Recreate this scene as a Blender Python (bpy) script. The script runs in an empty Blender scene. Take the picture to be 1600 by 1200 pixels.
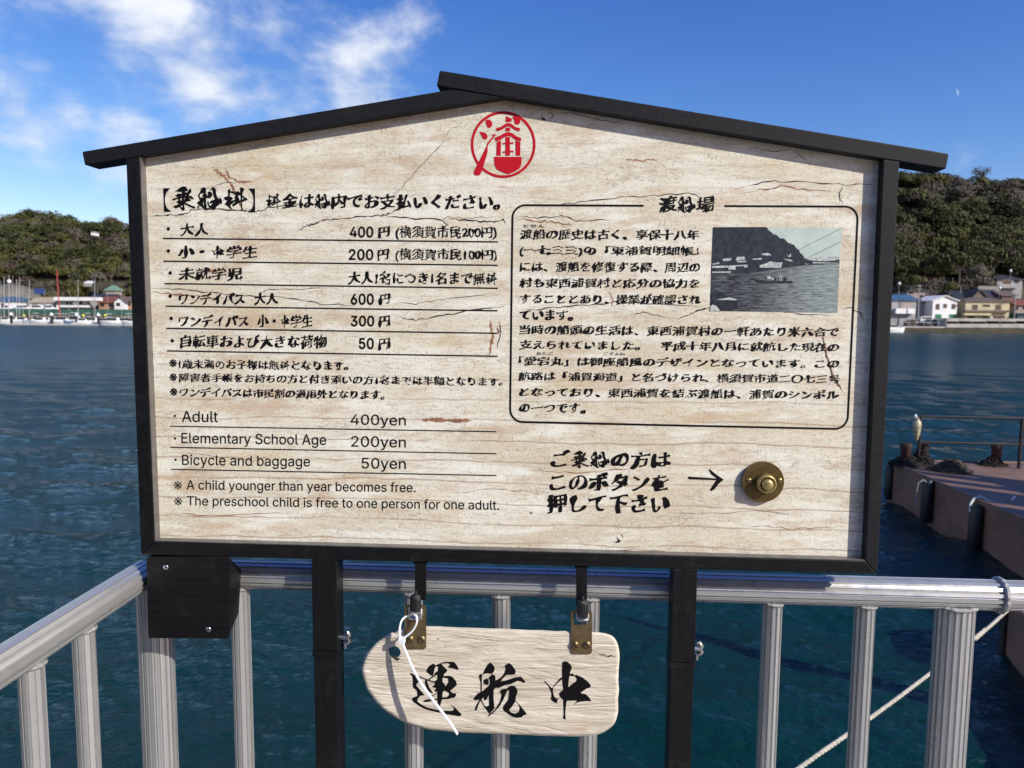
import bpy, math, random
import numpy as np
from mathutils import Vector, Matrix, noise
from mathutils.geometry import tessellate_polygon, delaunay_2d_cdt
R = math.radians
random.seed(7); rng = np.random.default_rng(7)
sc = bpy.context.scene
col = sc.collection

# ------------------------------------------------------------------ camera
H = 4.0                      # eye height above the water
FPX = 1155.0                 # focal length in photo pixels (1600 wide)
PITCH, ROLL = R(5.4), R(0.4)
fw = Vector((0, math.cos(PITCH), -math.sin(PITCH)))
up0 = Vector((0, math.sin(PITCH), math.cos(PITCH)))
rt0 = Vector((1, 0, 0))
rt = rt0*math.cos(ROLL) + up0*math.sin(ROLL)
up = up0*math.cos(ROLL) - rt0*math.sin(ROLL)
CAM = Vector((0, 0, H))
cd = bpy.data.cameras.new('camera'); cam = bpy.data.objects.new('camera', cd); col.objects.link(cam)
cam.matrix_world = Matrix(((rt.x, up.x, -fw.x, 0), (rt.y, up.y, -fw.y, 0), (rt.z, up.z, -fw.z, H), (0, 0, 0, 1)))
cd.sensor_width = 36; cd.lens = FPX/1600*36; cd.clip_start = .05; cd.clip_end = 9000
cd.dof.use_dof = True; cd.dof.focus_distance = 1.06; cd.dof.aperture_fstop = 11
sc.camera = cam

# ------------------------------------------------------------------ light
SUN_EL = 32.0
YAW = R(3.2)                 # the notice board's left end is farther away
SR = Vector((math.cos(YAW), -math.sin(YAW), 0))    # board: to the right
SN = Vector((-math.sin(YAW), -math.cos(YAW), 0))   # board: towards the viewer
tosun_h = (SR*22 + SN*16).normalized()
tosun = (tosun_h*math.cos(R(SUN_EL)) + Vector((0, 0, 1))*math.sin(R(SUN_EL))).normalized()
sd = bpy.data.lights.new('sun', 'SUN'); so = bpy.data.objects.new('sun', sd); col.objects.link(so)
sd.energy = 4.6; sd.angle = R(.53); sd.color = (1, .95, .87)
so.rotation_euler = (-tosun).to_track_quat('-Z', 'Y').to_euler()
so.location = (3, -3, 9)
w = bpy.data.worlds.new('World'); sc.world = w; w.use_nodes = True
nt = w.node_tree; nd = nt.nodes; lk = nt.links
for n_ in list(nd): nd.remove(n_)
out = nd.new('ShaderNodeOutputWorld'); bg = nd.new('ShaderNodeBackground'); bg.inputs[1].default_value = .12
lk.new(bg.outputs[0], out.inputs[0])
sky = nd.new('ShaderNodeTexSky'); sky.sky_type = 'NISHITA'; sky.sun_disc = False
sky.sun_elevation = R(SUN_EL); sky.sun_rotation = math.atan2(tosun.x, tosun.y)
sky.altitude = 0; sky.air_density = 1.0; sky.dust_density = .35; sky.ozone_density = 2.4
def wn(t, **k):
    n = nd.new(t)
    for a, b in k.items(): setattr(n, a, b)
    return n
def wmath(op, a, b=None, c=None, clamp=False):
    n = nd.new('ShaderNodeMath'); n.operation = op; n.use_clamp = clamp
    for i, s in enumerate((a, b, c)):
        if s is None: continue
        if isinstance(s, (int, float)): n.inputs[i].default_value = s
        else: lk.new(s, n.inputs[i])
    return n.outputs[0]
tc = wn('ShaderNodeTexCoord'); sp = wn('ShaderNodeSeparateXYZ'); lk.new(tc.outputs['Generated'], sp.inputs[0])
mp = wn('ShaderNodeMapping'); lk.new(tc.outputs['Generated'], mp.inputs[0]); mp.inputs['Location'].default_value = (3.1, 1.7, .4); mp.inputs['Scale'].default_value = (1, 1, 1.7)
n1 = wn('ShaderNodeTexNoise'); lk.new(mp.outputs[0], n1.inputs[0])
n1.inputs['Scale'].default_value = 7.5; n1.inputs['Detail'].default_value = 9; n1.inputs['Roughness'].default_value = .56; n1.inputs['Distortion'].default_value = .15
n2 = wn('ShaderNodeTexNoise'); lk.new(mp.outputs[0], n2.inputs[0])
n2.inputs['Scale'].default_value = 2.2; n2.inputs['Detail'].default_value = 3
# fair-weather cumulus: banks in the north-west sky, and broken cloud carrying on over the west beyond the view
def bank(px, py, rad, wgt):
    dv = (fw+rt*((px-800)/FPX)+up*((600-py)/FPX)).normalized()
    ds = wn('ShaderNodeVectorMath', operation='DISTANCE'); lk.new(tc.outputs['Generated'], ds.inputs[0]); ds.inputs[1].default_value = dv
    mr_ = wn('ShaderNodeMapRange'); mr_.interpolation_type = 'SMOOTHSTEP'; lk.new(ds.outputs['Value'], mr_.inputs[0])
    mr_.inputs[1].default_value = rad/FPX*1.75; mr_.inputs[2].default_value = 0; mr_.inputs[3].default_value = 0; mr_.inputs[4].default_value = wgt
    return mr_.outputs[0]
west = wn('ShaderNodeMapRange'); west.interpolation_type = 'SMOOTHSTEP'
lk.new(sp.outputs[0], west.inputs[0]); west.inputs[1].default_value = -.55; west.inputs[2].default_value = -.8; west.inputs[3].default_value = 0; west.inputs[4].default_value = .8
msk = west.outputs[0]
for q_ in ((230,50,150,.95),(330,110,130,1),(440,130,140,1),(560,130,110,1),(620,140,50,.9),(330,180,120,.8),(480,50,120,.75),(20,165,95,1),(105,180,50,.85),(205,212,85,.85),(70,60,120,.6),(370,10,110,.8),(15,238,50,.7),(470,40,60,.6),(1512,246,34,.50),(1580,252,30,.44),(170,0,140,.8)):
    msk = wmath('SMOOTH_MAX', msk, bank(*q_), .15)
den = wmath('ADD', wmath('ADD', n1.outputs[0], wmath('MULTIPLY', wmath('SUBTRACT', n2.outputs[0], .5), .25)), wmath('MULTIPLY', wmath('SUBTRACT', msk, 1.0), .46))
cl = wn('ShaderNodeMapRange'); cl.interpolation_type = 'SMOOTHSTEP'; lk.new(den, cl.inputs[0])
cl.inputs[1].default_value = .25; cl.inputs[2].default_value = .60; cl.inputs[3].default_value = 0; cl.inputs[4].default_value = .93
mixc = wn('ShaderNodeMix', data_type='RGBA'); lk.new(cl.outputs[0], mixc.inputs[0])
hs = wn('ShaderNodeHueSaturation'); lk.new(sky.outputs[0], hs.inputs['Color']); hs.inputs['Saturation'].default_value = 1.12; hs.inputs['Value'].default_value = 1.0
sc3 = wn('ShaderNodeSeparateColor'); lk.new(hs.outputs[0], sc3.inputs[0]); cc3 = wn('ShaderNodeCombineColor')
for i_, (g_, k_) in enumerate(((1.5, .50), (1.27, .60), (.89, 1.37))):     # clear winter-blue sky
    lk.new(wmath('MULTIPLY', wmath('POWER', sc3.outputs[i_], g_), k_), cc3.inputs[i_])
lk.new(cc3.outputs[0], mixc.inputs[6])
shade = wn('ShaderNodeMix', data_type='RGBA'); lk.new(wmath('MULTIPLY', wmath('SUBTRACT', n1.outputs[0], .36), 3.4, clamp=True), shade.inputs[0])
shade.inputs[6].default_value = (3.4, 4.3, 6.0, 1); shade.inputs[7].default_value = (7.4, 7.6, 8.0, 1)
lk.new(shade.outputs[2], mixc.inputs[7])
lk.new(mixc.outputs[2], bg.inputs[0])
sc.view_settings.view_transform = 'Standard'; sc.view_settings.look = 'None'
sc.view_settings.gamma = 1; sc.view_settings.use_curve_mapping = False
sc.view_settings.exposure = .15
sc.cycles.caustics_reflective = False; sc.cycles.caustics_refractive = False

# ------------------------------------------------------------------ geometry helpers
def ray(px, py):
    return (fw + rt*((px-800)/FPX) + up*((600-py)/FPX))
def at(px, py, Y):                       # the point seen at a photo pixel, at ground distance Y
    d = ray(px, py); return CAM + d*(Y/d.y)
SO = at(800, 560, 1.05)                  # a point on the front plane of the board
def onb(px, py, n=0.0):                  # the point seen at a pixel on the board's plane moved n towards the viewer
    d = ray(px, py); o = SO + SN*n
    t = (o-CAM).dot(SN)/d.dot(SN); return CAM + d*t
def onz(px, py, z):
    d = ray(px, py); return CAM + d*((z-H)/d.z)

class MB:
    def __init__(s): s.v = []; s.f = []; s.m = []; s.sm = []
    def add(s, vs, fs, mi=0, smooth=False):
        b = len(s.v); s.v += [tuple(v) for v in vs]
        for f in fs: s.f.append([b+i for i in f]); s.m.append(mi); s.sm.append(smooth)
        return s
    def hexa(s, p, mi=0):                # p: 4 front corners then 4 back corners
        return s.add(p, [(0,1,2,3),(7,6,5,4),(0,4,5,1),(1,5,6,2),(2,6,7,3),(3,7,4,0)], mi)
    def box(s, a, b, mi=0):
        (x0,y0,z0),(x1,y1,z1) = a, b
        return s.hexa([(x0,y0,z0),(x1,y0,z0),(x1,y0,z1),(x0,y0,z1),(x0,y1,z0),(x1,y1,z0),(x1,y1,z1),(x0,y1,z1)], mi)
    def obox(s, c, ax, ay, az, mi=0):    # centre and three half vectors
        c = Vector(c); P = []
        for j in (-1, 1):
            for i, k in ((-1,-1),(1,-1),(1,1),(-1,1)): P.append(c+ax*i+ay*j+az*k)
        return s.hexa(P, mi)
    def prism(s, pts, off, mi=0, bevel=0):      # planar polygon and an extrusion vector
        n = len(pts); off = Vector(off); pts = [Vector(p) for p in pts]
        fs = [list(range(n)), [n+i for i in reversed(range(n))]] + [(i, n+i, n+(i+1) % n, (i+1) % n) for i in range(n)]
        return s.add(pts+[p+off for p in pts], fs, mi)
    def tube(s, pts, r, seg=10, mi=0, smooth=True, caps=True, prof=None, upv=None):
        pts = [Vector(p) for p in pts]; n = len(pts)
        rs = r if isinstance(r, (list, tuple)) else [r]*n
        a = None; V = []
        for i, p in enumerate(pts):
            t = (pts[min(i+1, n-1)]-pts[max(i-1, 0)]).normalized()
            if a is None:
                a = upv or (Vector((0,0,1)) if abs(t.z) < .9 else Vector((1,0,0)))
            a = (a - t*a.dot(t)).normalized(); b = t.cross(a)
            m = seg if prof is None else len(prof)
            for k in range(m):
                if prof is None: th = 2*math.pi*k/seg; c_, s_ = math.cos(th)*rs[i], math.sin(th)*rs[i]
                else: c_, s_ = prof[k][0]*rs[i], prof[k][1]*rs[i]
                V.append(p + a*c_ + b*s_)
        F = []
        for i in range(n-1):
            for k in range(m): F.append((i*m+k, i*m+(k+1) % m, (i+1)*m+(k+1) % m, (i+1)*m+k))
        s.add(V, F, mi, smooth)
        if caps:
            s.add([V[k] for k in range(m)], [list(reversed(range(m)))], mi)
            s.add([V[(n-1)*m+k] for k in range(m)], [list(range(m))], mi)
        return s
    def lathe(s, c, prof, ax=Vector((0,0,1)), seg=24, mi=0, smooth=True):   # prof: (radius, height)
        ax = ax.normalized(); a = ax.orthogonal().normalized(); b = ax.cross(a); V = []; c = Vector(c)
        for r, h in prof:
            for k in range(seg):
                th = 2*math.pi*k/seg; V.append(c+ax*h+a*(r*math.cos(th))+b*(r*math.sin(th)))
        F = [(i*seg+k, i*seg+(k+1) % seg, (i+1)*seg+(k+1) % seg, (i+1)*seg+k) for i in range(len(prof)-1) for k in range(seg)]
        F.append(list(reversed(range(seg)))); F.append([(len(prof)-1)*seg+k for k in range(seg)])
        return s.add(V, F, mi, smooth)
    def poly(s, outer, mapf, holes=(), mi=0):
        loops = [[Vector((p[0], p[1], 0)) for p in outer]] + [[Vector((p[0], p[1], 0)) for p in h] for h in holes]
        tris = tessellate_polygon(loops); flat = [p for l in loops for p in l]
        F = []
        for t in tris:
            a, b, c = (flat[i] for i in t)
            if (b-a).cross(c-a).z > 0: t = (t[0], t[2], t[1])     # y is down in pixels
            F.append(tuple(t))
        return s.add([mapf(p.x, p.y) for p in flat], F, mi)
def link(o, parent=None): col.objects.link(o); o.parent = parent; return o
def thing(name, label, cat, loc=(0,0,0), group=None):
    o = bpy.data.objects.new(name, None); link(o); o.location = loc; o.empty_display_size = .2
    o['label'] = label; o['category'] = cat
    if group: o['group'] = group
    return o
def obj(name, mb, mats, parent=None, loc=None, label=None, bevel=0):
    me = bpy.data.meshes.new(name)
    P = Vector(parent.matrix_basis.translation) if parent else Vector((0,0,0))
    if parent and parent.parent: P = P + parent.parent.matrix_basis.translation
    L = Vector(loc) if loc is not None else P
    me.from_pydata([(x-L.x, y-L.y, z-L.z) for x, y, z in mb.v], [], mb.f)
    if not isinstance(mats, (list, tuple)): mats = [mats]
    for m in mats: me.materials.append(m)
    me.polygons.foreach_set('material_index', mb.m); me.polygons.foreach_set('use_smooth', mb.sm)
    me.update()
    o = bpy.data.objects.new(name, me); link(o, parent); o.location = L-P
    if label: o['label'] = label
    if bevel:
        b = o.modifiers.new('bevel', 'BEVEL'); b.width = bevel; b.segments = 2; b.limit_method = 'ANGLE'; b.angle_limit = R(40)
    return o
def top(o, label, cat, group=None):
    o['label'] = label; o['category'] = cat
    if group: o['group'] = group
    return o
def struct(name, mb, m): o = obj(name, mb, m); o['kind'] = 'structure'; return o
def copy_tree(o, loc, label=None):
    r = o.copy(); col.objects.link(r); r.location = loc
    if label: r['label'] = label
    for ch in o.children:
        c = ch.copy(); col.objects.link(c); c.parent = r
        for g in ch.children:
            d = g.copy(); col.objects.link(d); d.parent = c
    return r

# ------------------------------------------------------------------ materials
class NB:                                 # tiny node-building helper
    def __init__(s, name):
        s.m = bpy.data.materials.new(name); s.m.use_nodes = True; s.t = s.m.node_tree
        s.b = s.t.nodes['Principled BSDF']; s.out = s.t.nodes['Material Output']
    def n(s, t, ins=None, **k):
        x = s.t.nodes.new(t)
        for a, b in k.items(): setattr(x, a, b)
        for i, v in (ins or {}).items():
            if hasattr(v, 'links') or isinstance(v, bpy.types.NodeSocket): s.t.links.new(v, x.inputs[i])
            else: x.inputs[i].default_value = v
        return x
    def math(s, op, a, b=0.0, clamp=False): return s.n('ShaderNodeMath', {0: a, 1: b}, operation=op, use_clamp=clamp).outputs[0]
    def co(s, kind='Object', scale=(1,1,1), loc=(0,0,0), rot=(0,0,0)):
        tc = s.n('ShaderNodeTexCoord'); return s.n('ShaderNodeMapping', {0: tc.outputs[kind], 1: loc, 2: rot, 3: scale}).outputs[0]
    def noise(s, v, sc_, det=4, ro=.5, dist=0): return s.n('ShaderNodeTexNoise', {'Vector': v, 'Scale': sc_, 'Detail': det, 'Roughness': ro, 'Distortion': dist}).outputs[0]
    def ramp(s, f, stops):
        r = s.n('ShaderNodeValToRGB', {0: f}); cr = r.color_ramp
        while len(cr.elements) < len(stops): cr.elements.new(.5)
        for e, (p, c) in zip(cr.elements, stops): e.position = p; e.color = (*c, 1) if len(c) == 3 else c
        return r.outputs[0]
    def rng(s, f, a, b, c=0., d=1., sm=True): return s.n('ShaderNodeMapRange', {0: f, 1: a, 2: b, 3: c, 4: d}, interpolation_type='SMOOTHSTEP' if sm else 'LINEAR').outputs[0]
    def mix(s, f, a, b, mode='MIX'): 
        x = s.n('ShaderNodeMix', {0: f}, data_type='RGBA', blend_type=mode)
        for i, v in ((6, a), (7, b)):
            if isinstance(v, tuple): x.inputs[i].default_value = (*v, 1) if len(v) == 3 else v
            else: s.t.links.new(v, x.inputs[i])
        return x.outputs[2]
    def set(s, **k):
        for a, v in k.items():
            a = {'color': 'Base Color', 'rough': 'Roughness', 'metal': 'Metallic', 'spec': 'Specular IOR Level', 'coat': 'Coat Weight', 'coatr': 'Coat Roughness'}.get(a, a)
            if isinstance(v, bpy.types.NodeSocket): s.t.links.new(v, s.b.inputs[a])
            elif isinstance(v, tuple) and len(v) == 3: s.b.inputs[a].default_value = (*v, 1)
            else: s.b.inputs[a].default_value = v
        return s
    def bump(s, h, st=.3, dist=.01):
        b = s.n('ShaderNodeBump', {'Height': h, 'Strength': st, 'Distance': dist}); s.t.links.new(b.outputs[0], s.b.inputs['Normal']); return s
def plain(name, c, rough=.6, metal=0, var=.12, sc_=3., bumpst=0, spec=.5):
    b = NB(name); v = b.co(); f = b.noise(v, sc_, 5, .6)
    b.set(color=b.mix(b.rng(f, .3, .7), tuple(x*(1-var) for x in c), tuple(min(1, x*(1+var)) for x in c)), rough=rough, metal=metal, spec=spec)
    if bumpst: b.bump(b.noise(v, sc_*12, 4, .6), bumpst, .01)
    return b.m

def mat_black(name, brushed=(1,1,1), c=(.0060,.0060,.0068), rough=.42):
    b = NB(name); v = b.co(); g = b.noise(v, 900, 2, .6); fl = b.noise(b.co(scale=brushed), 260, 3, .6)
    dust = b.rng(b.noise(v, 30, 6, .7), .5, .8)
    col_ = b.mix(b.math('MULTIPLY', dust, .35), c, (.035,.034,.033))
    sp_ = b.rng(b.noise(v, 420, 1, .5), .78, .82)
    col_ = b.mix(b.math('MULTIPLY', sp_, .6), col_, (.2,.2,.19))
    b.set(color=col_, rough=b.rng(fl, .3, .7, rough-.08, rough+.14), spec=.26)
    b.bump(b.math('ADD', b.math('MULTIPLY', g, .6), b.math('MULTIPLY', fl, .8)), .22, .0006)
    return b.m
M = {}
M['black_frame'] = mat_black('black_coated_steel', (1,1,.08))
M['black_bar'] = mat_black('black_coated_bar', (.05,.05,1))
M['black_sunlit'] = mat_black('black_powder_coat_sunlit', (1,1,1), (.010,.0104,.0115), .5)  # lighter copy of the frame black, sun on beams and right post put into colour
def mat_panel():
    b = NB('printed_wood_panel')
    base = b.co(scale=(1,1,1))
    warp = b.noise(b.co(scale=(5,1,7)), 1.0, 4, .55)
    sx = b.n('ShaderNodeSeparateXYZ', {0: base})
    zw = b.math('ADD', sx.outputs[2], b.math('MULTIPLY', b.math('SUBTRACT', warp, .5), .022))
    spk = b.noise(b.co(scale=(150,1,420)), 1.0, 5, .8)
    cw = b.n('ShaderNodeCombineXYZ', {0: sx.outputs[0], 1: 0.0, 2: zw}).outputs[0]
    def m_(scale, loc=(0,0,0)): return b.n('ShaderNodeMapping', {0: cw, 1: loc, 3: scale}).outputs[0]
    # plank shades
    broad = b.noise(m_((3.2,1,11)), 1.0, 5, .55)
    fine = b.noise(m_((34,1,190)), 1.0, 6, .72)
    fib = b.noise(m_((90,1,620)), 1.0, 4, .72)
    c = b.mix(b.rng(broad, .34, .66), (.68,.61,.49), (.83,.80,.72))
    c = b.mix(b.math('MULTIPLY', b.rng(fine, .49, .62), .50), c, (.56,.43,.32))
    c = b.mix(b.math('MULTIPLY', b.rng(fib, .52, .66), .50), c, (.30,.235,.19))
    # warm tan stains
    st = b.noise(m_((9,1,26), (3,0,1)), 1.0, 6, .62)
    c = b.mix(b.math('MULTIPLY', b.rng(st, .51, .66), .52), c, (.52,.34,.22))
    st2 = b.noise(m_((4,1,18), (9,0,4)), 1.0, 5, .6)
    c = b.mix(b.math('MULTIPLY', b.rng(st2, .52, .66), .32), c, (.60,.45,.22))
    wh = b.noise(m_((10,1,46), (5,0,8)), 1.0, 5, .6)
    c = b.mix(b.math('MULTIPLY', b.rng(wh, .48, .66), .75), c, (.88,.87,.81))
    # plank joints
    ph = b.math('FRACT', b.math('MULTIPLY', b.math('ADD', zw, b.math('MULTIPLY', b.noise(m_((7,1,4)), 1.0, 6, .65), .007)), 33.0))
    ln = b.math('SUBTRACT', 1.0, b.rng(b.math('ABSOLUTE', b.math('SUBTRACT', ph, .5)), .0, .06))
    brk = b.rng(b.noise(m_((9,1,30), (2,0,2)), 1.0, 5, .7), .36, .50)
    c = b.mix(b.math('MULTIPLY', b.math('MULTIPLY', ln, brk), b.rng(sx.outputs[2], float(onb(800,700).z-2.5), float(onb(800,520).z-2.5), .72, .16)), c, (.33,.20,.14))
    # hair cracks
    def crack(scale, loc, wd, a, bb, st_, cc, det=3):
        f_ = b.noise(m_(scale, loc), 1.0, det, .62, .35)
        k = b.math('SUBTRACT', 1.0, b.rng(b.math('ABSOLUTE', b.math('SUBTRACT', f_, .5)), 0.0, wd))
        ms = b.rng(b.noise(m_((9,1,22), (loc[2], 0, loc[0])), 1.0, 4, .6), a, bb)
        return b.mix(b.math('MULTIPLY', b.math('MULTIPLY', k, ms), st_), c, cc)
    c = crack((9,1,55), (1,0,3), .005, .52, .64, .6, (.10,.07,.055), 6)
    c = crack((26,1,70), (4,0,3), .016, .50, .62, .55, (.20,.13,.095), 4)
    c = crack((5,1,80), (7,0,1), .005, .54, .64, .45, (.20,.10,.07), 6)
    c = crack((70,1,34), (2,0,5), .016, .52, .62, .4, (.20,.14,.11), 3)
    c = b.mix(b.math('MULTIPLY', b.rng(spk, .55, .68), .40), c, (.40,.29,.20))
    c = b.mix(b.math('MULTIPLY', b.math('SUBTRACT', 1.0, b.rng(spk, .34, .46)), .35), c, (.92,.91,.87))
    # small pits, short vertical checks
    sk = b.noise(b.co(scale=(420,1,330)), 1.0, 2, .6)
    c = b.mix(b.math('MULTIPLY', b.rng(sk, .615, .68), .65), c, (.16,.11,.08))
    vc = b.noise(m_((500,1,60)), 1.0, 3, .6)
    c = b.mix(b.math('MULTIPLY', b.rng(vc, .60, .68), .45), c, (.2,.14,.1))
    b.set(color=b.mix(1.0, c, (.99,1.0,.935), 'MULTIPLY'), rough=.42, spec=.35)
    return b.m
M['panel'] = mat_panel()
M['ink'] = plain('black_print', (.006,.0055,.006), .5, var=.1, spec=.15)
M['red'] = plain('red_print', (.50,.010,.022), .5, var=.05, spec=.15)
M['crack'] = plain('printed_crack', (.045,.03,.026), .5, var=.3, sc_=60)
M['crack_red'] = plain('printed_rusty_grain', (.30,.15,.09), .5, var=.35, sc_=90)
def mat_alu():
    b = NB('fluted_aluminium'); v = b.co(); f = b.noise(v, 60, 5, .6); d = b.noise(v, 8, 5, .65)
    st_ = b.rng(b.noise(b.co(scale=(1,1,.5)), 45, 6, .75), .72, .80)
    c = b.mix(b.rng(d, .35, .7), (.59,.59,.575), (.64,.64,.62)); c = b.mix(b.math('MULTIPLY', st_, .2), c, (.3,.26,.22))
    b.set(color=c, metal=.68, rough=b.rng(f, .3, .7, .27, .36), spec=.4); b.bump(f, .15, .0006); return b.m
M['alu'] = mat_alu()
M['weld'] = plain('weld_bead', (.42,.42,.41), .45, .5, .3, 200, .4)
def mat_brass(name, c1, c2):
    b = NB(name); v = b.co(); f = b.noise(v, 70, 6, .65); g = b.noise(b.co(scale=(1,1,6)), 160, 4, .6)
    b.set(color=b.mix(b.rng(f, .35, .7), c1, c2), metal=.72, rough=b.rng(g, .3, .7, .26, .46)); b.bump(g, .12, .0004); return b.m
M['brass'] = mat_brass('aged_brass', (.15,.10,.036), (.225,.155,.06))
M['brass_bright'] = mat_brass('polished_brass', (.36,.27,.105), (.52,.41,.19))
M['brass_plate'] = mat_brass('brass_bracket_metal', (.20,.143,.068), (.27,.20,.10))
M['steel'] = plain('zinc_steel', (.62,.63,.64), .28, 1, .15, 90, .1)
M['rubber'] = plain('black_rubber', (.012,.012,.013), .35, 0, .3, 60, .3)
M['nylon'] = plain('white_nylon', (.80,.82,.84), .35, 0, .03, 20)
def mat_drift():
    b = NB('driftwood'); v = b.co(scale=(7,1,46)); f = b.noise(v, 1.5, 8, .66, .8); g = b.noise(b.co(scale=(34,1,130)), 1.4, 6, .7, .4)
    l = b.noise(b.co(scale=(3,1,24), rot=(0,.05,0)), 1.2, 3, .5, 1.2)
    h = b.math('ADD', b.math('ADD', b.math('MULTIPLY', f, .8), b.math('MULTIPLY', g, .35)), b.math('MULTIPLY', b.rng(b.math('ABSOLUTE', b.math('SUBTRACT', l, .5)), 0, .05), .16))
    c = b.mix(b.rng(f, .3, .7), (.56,.485,.37), (.80,.735,.61)); c = b.mix(b.math('MULTIPLY', b.rng(g, .6, .78), .5), c, (.42,.34,.25))
    c = b.mix(b.math('MULTIPLY', b.rng(b.noise(b.co(scale=(12,1,12)), 1.0, 3), .62, .72), .25), c, (.62,.45,.30))
    b.set(color=c, rough=.72, spec=.25); b.bump(h, .9, .0045); return b.m
M['drift'] = mat_drift()
M['drift_edge'] = plain('driftwood_rim', (.50,.43,.33), .8, 0, .25, 60, .6)

# ================================================================== SETTING
# ---- water
def mat_water():
    b = NB('sea_water'); v = b.co()
    big = b.noise(b.co(scale=(1,1.6,1)), .012, 3, .5)
    cdat = b.n('ShaderNodeCameraData').outputs['View Distance'] if False else None
    n1 = b.noise(b.co(scale=(1,1.7,1), rot=(0,0,.25)), 3.2, 5, .6, .3)
    n2 = b.noise(b.co(scale=(1,2.0,1), rot=(0,0,-.2)), 13, 4, .6)
    n0 = b.noise(b.co(scale=(1,2.4,1)), .35, 5, .6)
    b.set(color=b.mix(b.rng(big, .4, .62), (.0016,.025,.0225), (.0022,.031,.028)), rough=b.rng(b.n('ShaderNodeVectorMath', {0: v}, operation='LENGTH').outputs['Value'], 15, 110, .06, .28), spec=.5)
    b.b.inputs['IOR'].default_value = 1.333
    b.bump(b.math('ADD', b.math('ADD', b.math('MULTIPLY', n1, .8), b.math('MULTIPLY', n2, .30)), b.math('MULTIPLY', n0, 3.0)), .62, .14)
    return b.m
def water():
    ang = np.linspace(R(-76), R(76), 560)
    ya = np.concatenate([np.geomspace(1.6, 70, 760), np.geomspace(71.5, 6000, 90)])
    rr, aa = np.meshgrid(ya, ang, indexing='ij')
    X = rr*np.sin(aa); Y = rr*np.cos(aa)
    Z = np.zeros_like(X)
    dirs = rng.normal(R(248), R(26), 60)
    lam = np.geomspace(.26, 4.2, 60)
    for th, L in zip(dirs, lam):
        k = 2*math.pi/L; ph = rng.uniform(0, 6.28)
        amp = .0052*L**.86
        q = np.sin(k*(X*math.cos(th)+Y*math.sin(th))+ph + .6*np.sin(.37*k*(X*math.sin(th)-Y*math.cos(th))+ph*2))
        fade = np.clip((rr*.0050*3.4 < L), 0, 1)*np.clip(1.2-rr/70, 0, 1)
        Z += amp*(1-np.abs(q)*1.0)*fade if L < 1.1 else amp*q*fade
    Z -= Z.mean()
    V = np.stack([X.ravel(), Y.ravel(), Z.ravel()], 1)
    nr, nc = X.shape; i = np.arange((nr-1)*(nc-1)); r_ = i//(nc-1); c_ = i % (nc-1); a = r_*nc+c_
    F = np.stack([a, a+nc, a+nc+1, a+1], 1)[:, ::-1]
    me = bpy.data.meshes.new('sea'); me.vertices.add(len(V)); me.vertices.foreach_set('co', V.ravel())
    me.loops.add(F.size); me.loops.foreach_set('vertex_index', F.ravel().astype(np.int32))
    me.polygons.add(len(F)); me.polygons.foreach_set('loop_start', np.arange(len(F), dtype=np.int32)*4)
    me.polygons.foreach_set('loop_total', np.full(len(F), 4, np.int32)); me.polygons.foreach_set('use_smooth', np.ones(len(F), bool))
    me.update(); me.validate(); me.materials.append(mat_water())
    o = bpy.data.objects.new('sea', me); col.objects.link(o); o['kind'] = 'structure'
    return o
sea = water()
mb = MB(); mb.box((-400,-400,-14), (400,400,-13)); mb.box((-6000,60,-14), (6000,6000,-13.2)) if False else None
struct('seabed', mb, plain('seabed_sand', (.05,.06,.05), .9))

# ---- land across the harbour
RIDGE = [(-900,352),(-300,345),(0,344),(40,341),(66,336),(90,341),(120,348),(143,356),(160,347),(180,345),(205,352),(300,356),(500,350),(700,335),(900,315),(1100,298),(1300,275),(1400,272),(1430,272),(1490,277),(1530,285),(1560,277),(1600,283),(1700,292),(1900,310),(2300,345),(2800,380)]
def interp(T, x):
    return float(np.interp(x, [a for a, _ in T], [b for _, b in T]))
def shore(px): return interp([(-900,236),(230,231),(700,212),(1380,192),(2800,185)], px)
def hill(px, t):                         # t 0 at the foot, 1 at the ridge
    d0 = shore(px)+ (34 if px < 700 else 22); d1 = shore(px)+interp([(-900,105),(300,100),(1300,80),(2800,80)], px)
    d = d0+(d1-d0)*t
    q = at(px, 490, d); zr = at(px, interp(RIDGE, px), d1).z-(2.8 if px < 700 else 4.6)
    s_ = (t*(1.45-.45*t) if px < 700 else t**1.35*(1.12-.12*t)) if t <= 1 else 1-(t-1)*.4
    z = 1.6+(zr-1.6)*s_
    z += 3.2*noise.noise(Vector((q.x*.035, q.y*.035, .3)))*min(1, t*3)*max(0, 1-abs(t-.5)*1.7)
    return Vector((q.x, d, z))
mb = MB(); pxs = list(range(-900, 2801, 25)); ts = [0,.05,.1,.2,.3,.4,.5,.6,.7,.8,.9,1,1.2,1.5,2.2]
V = []
for px in pxs:
    q = at(px, 490, shore(px)+.4); V.append((q.x, shore(px)+.4, 1.35))
    q = at(px, 490, shore(px)+12); V.append((q.x, shore(px)+12, 1.45))
    for t in ts: V.append(hill(px, t))
nc = len(ts)+2
F = [(i*nc+k, (i+1)*nc+k, (i+1)*nc+k+1, i*nc+k+1) for i in range(len(pxs)-1) for k in range(nc-1)]
mb.add(V, F, 0, True)
struct('hillside', mb, plain('hillside_soil', (.050,.045,.028), .95, var=.4, sc_=.2))

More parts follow.
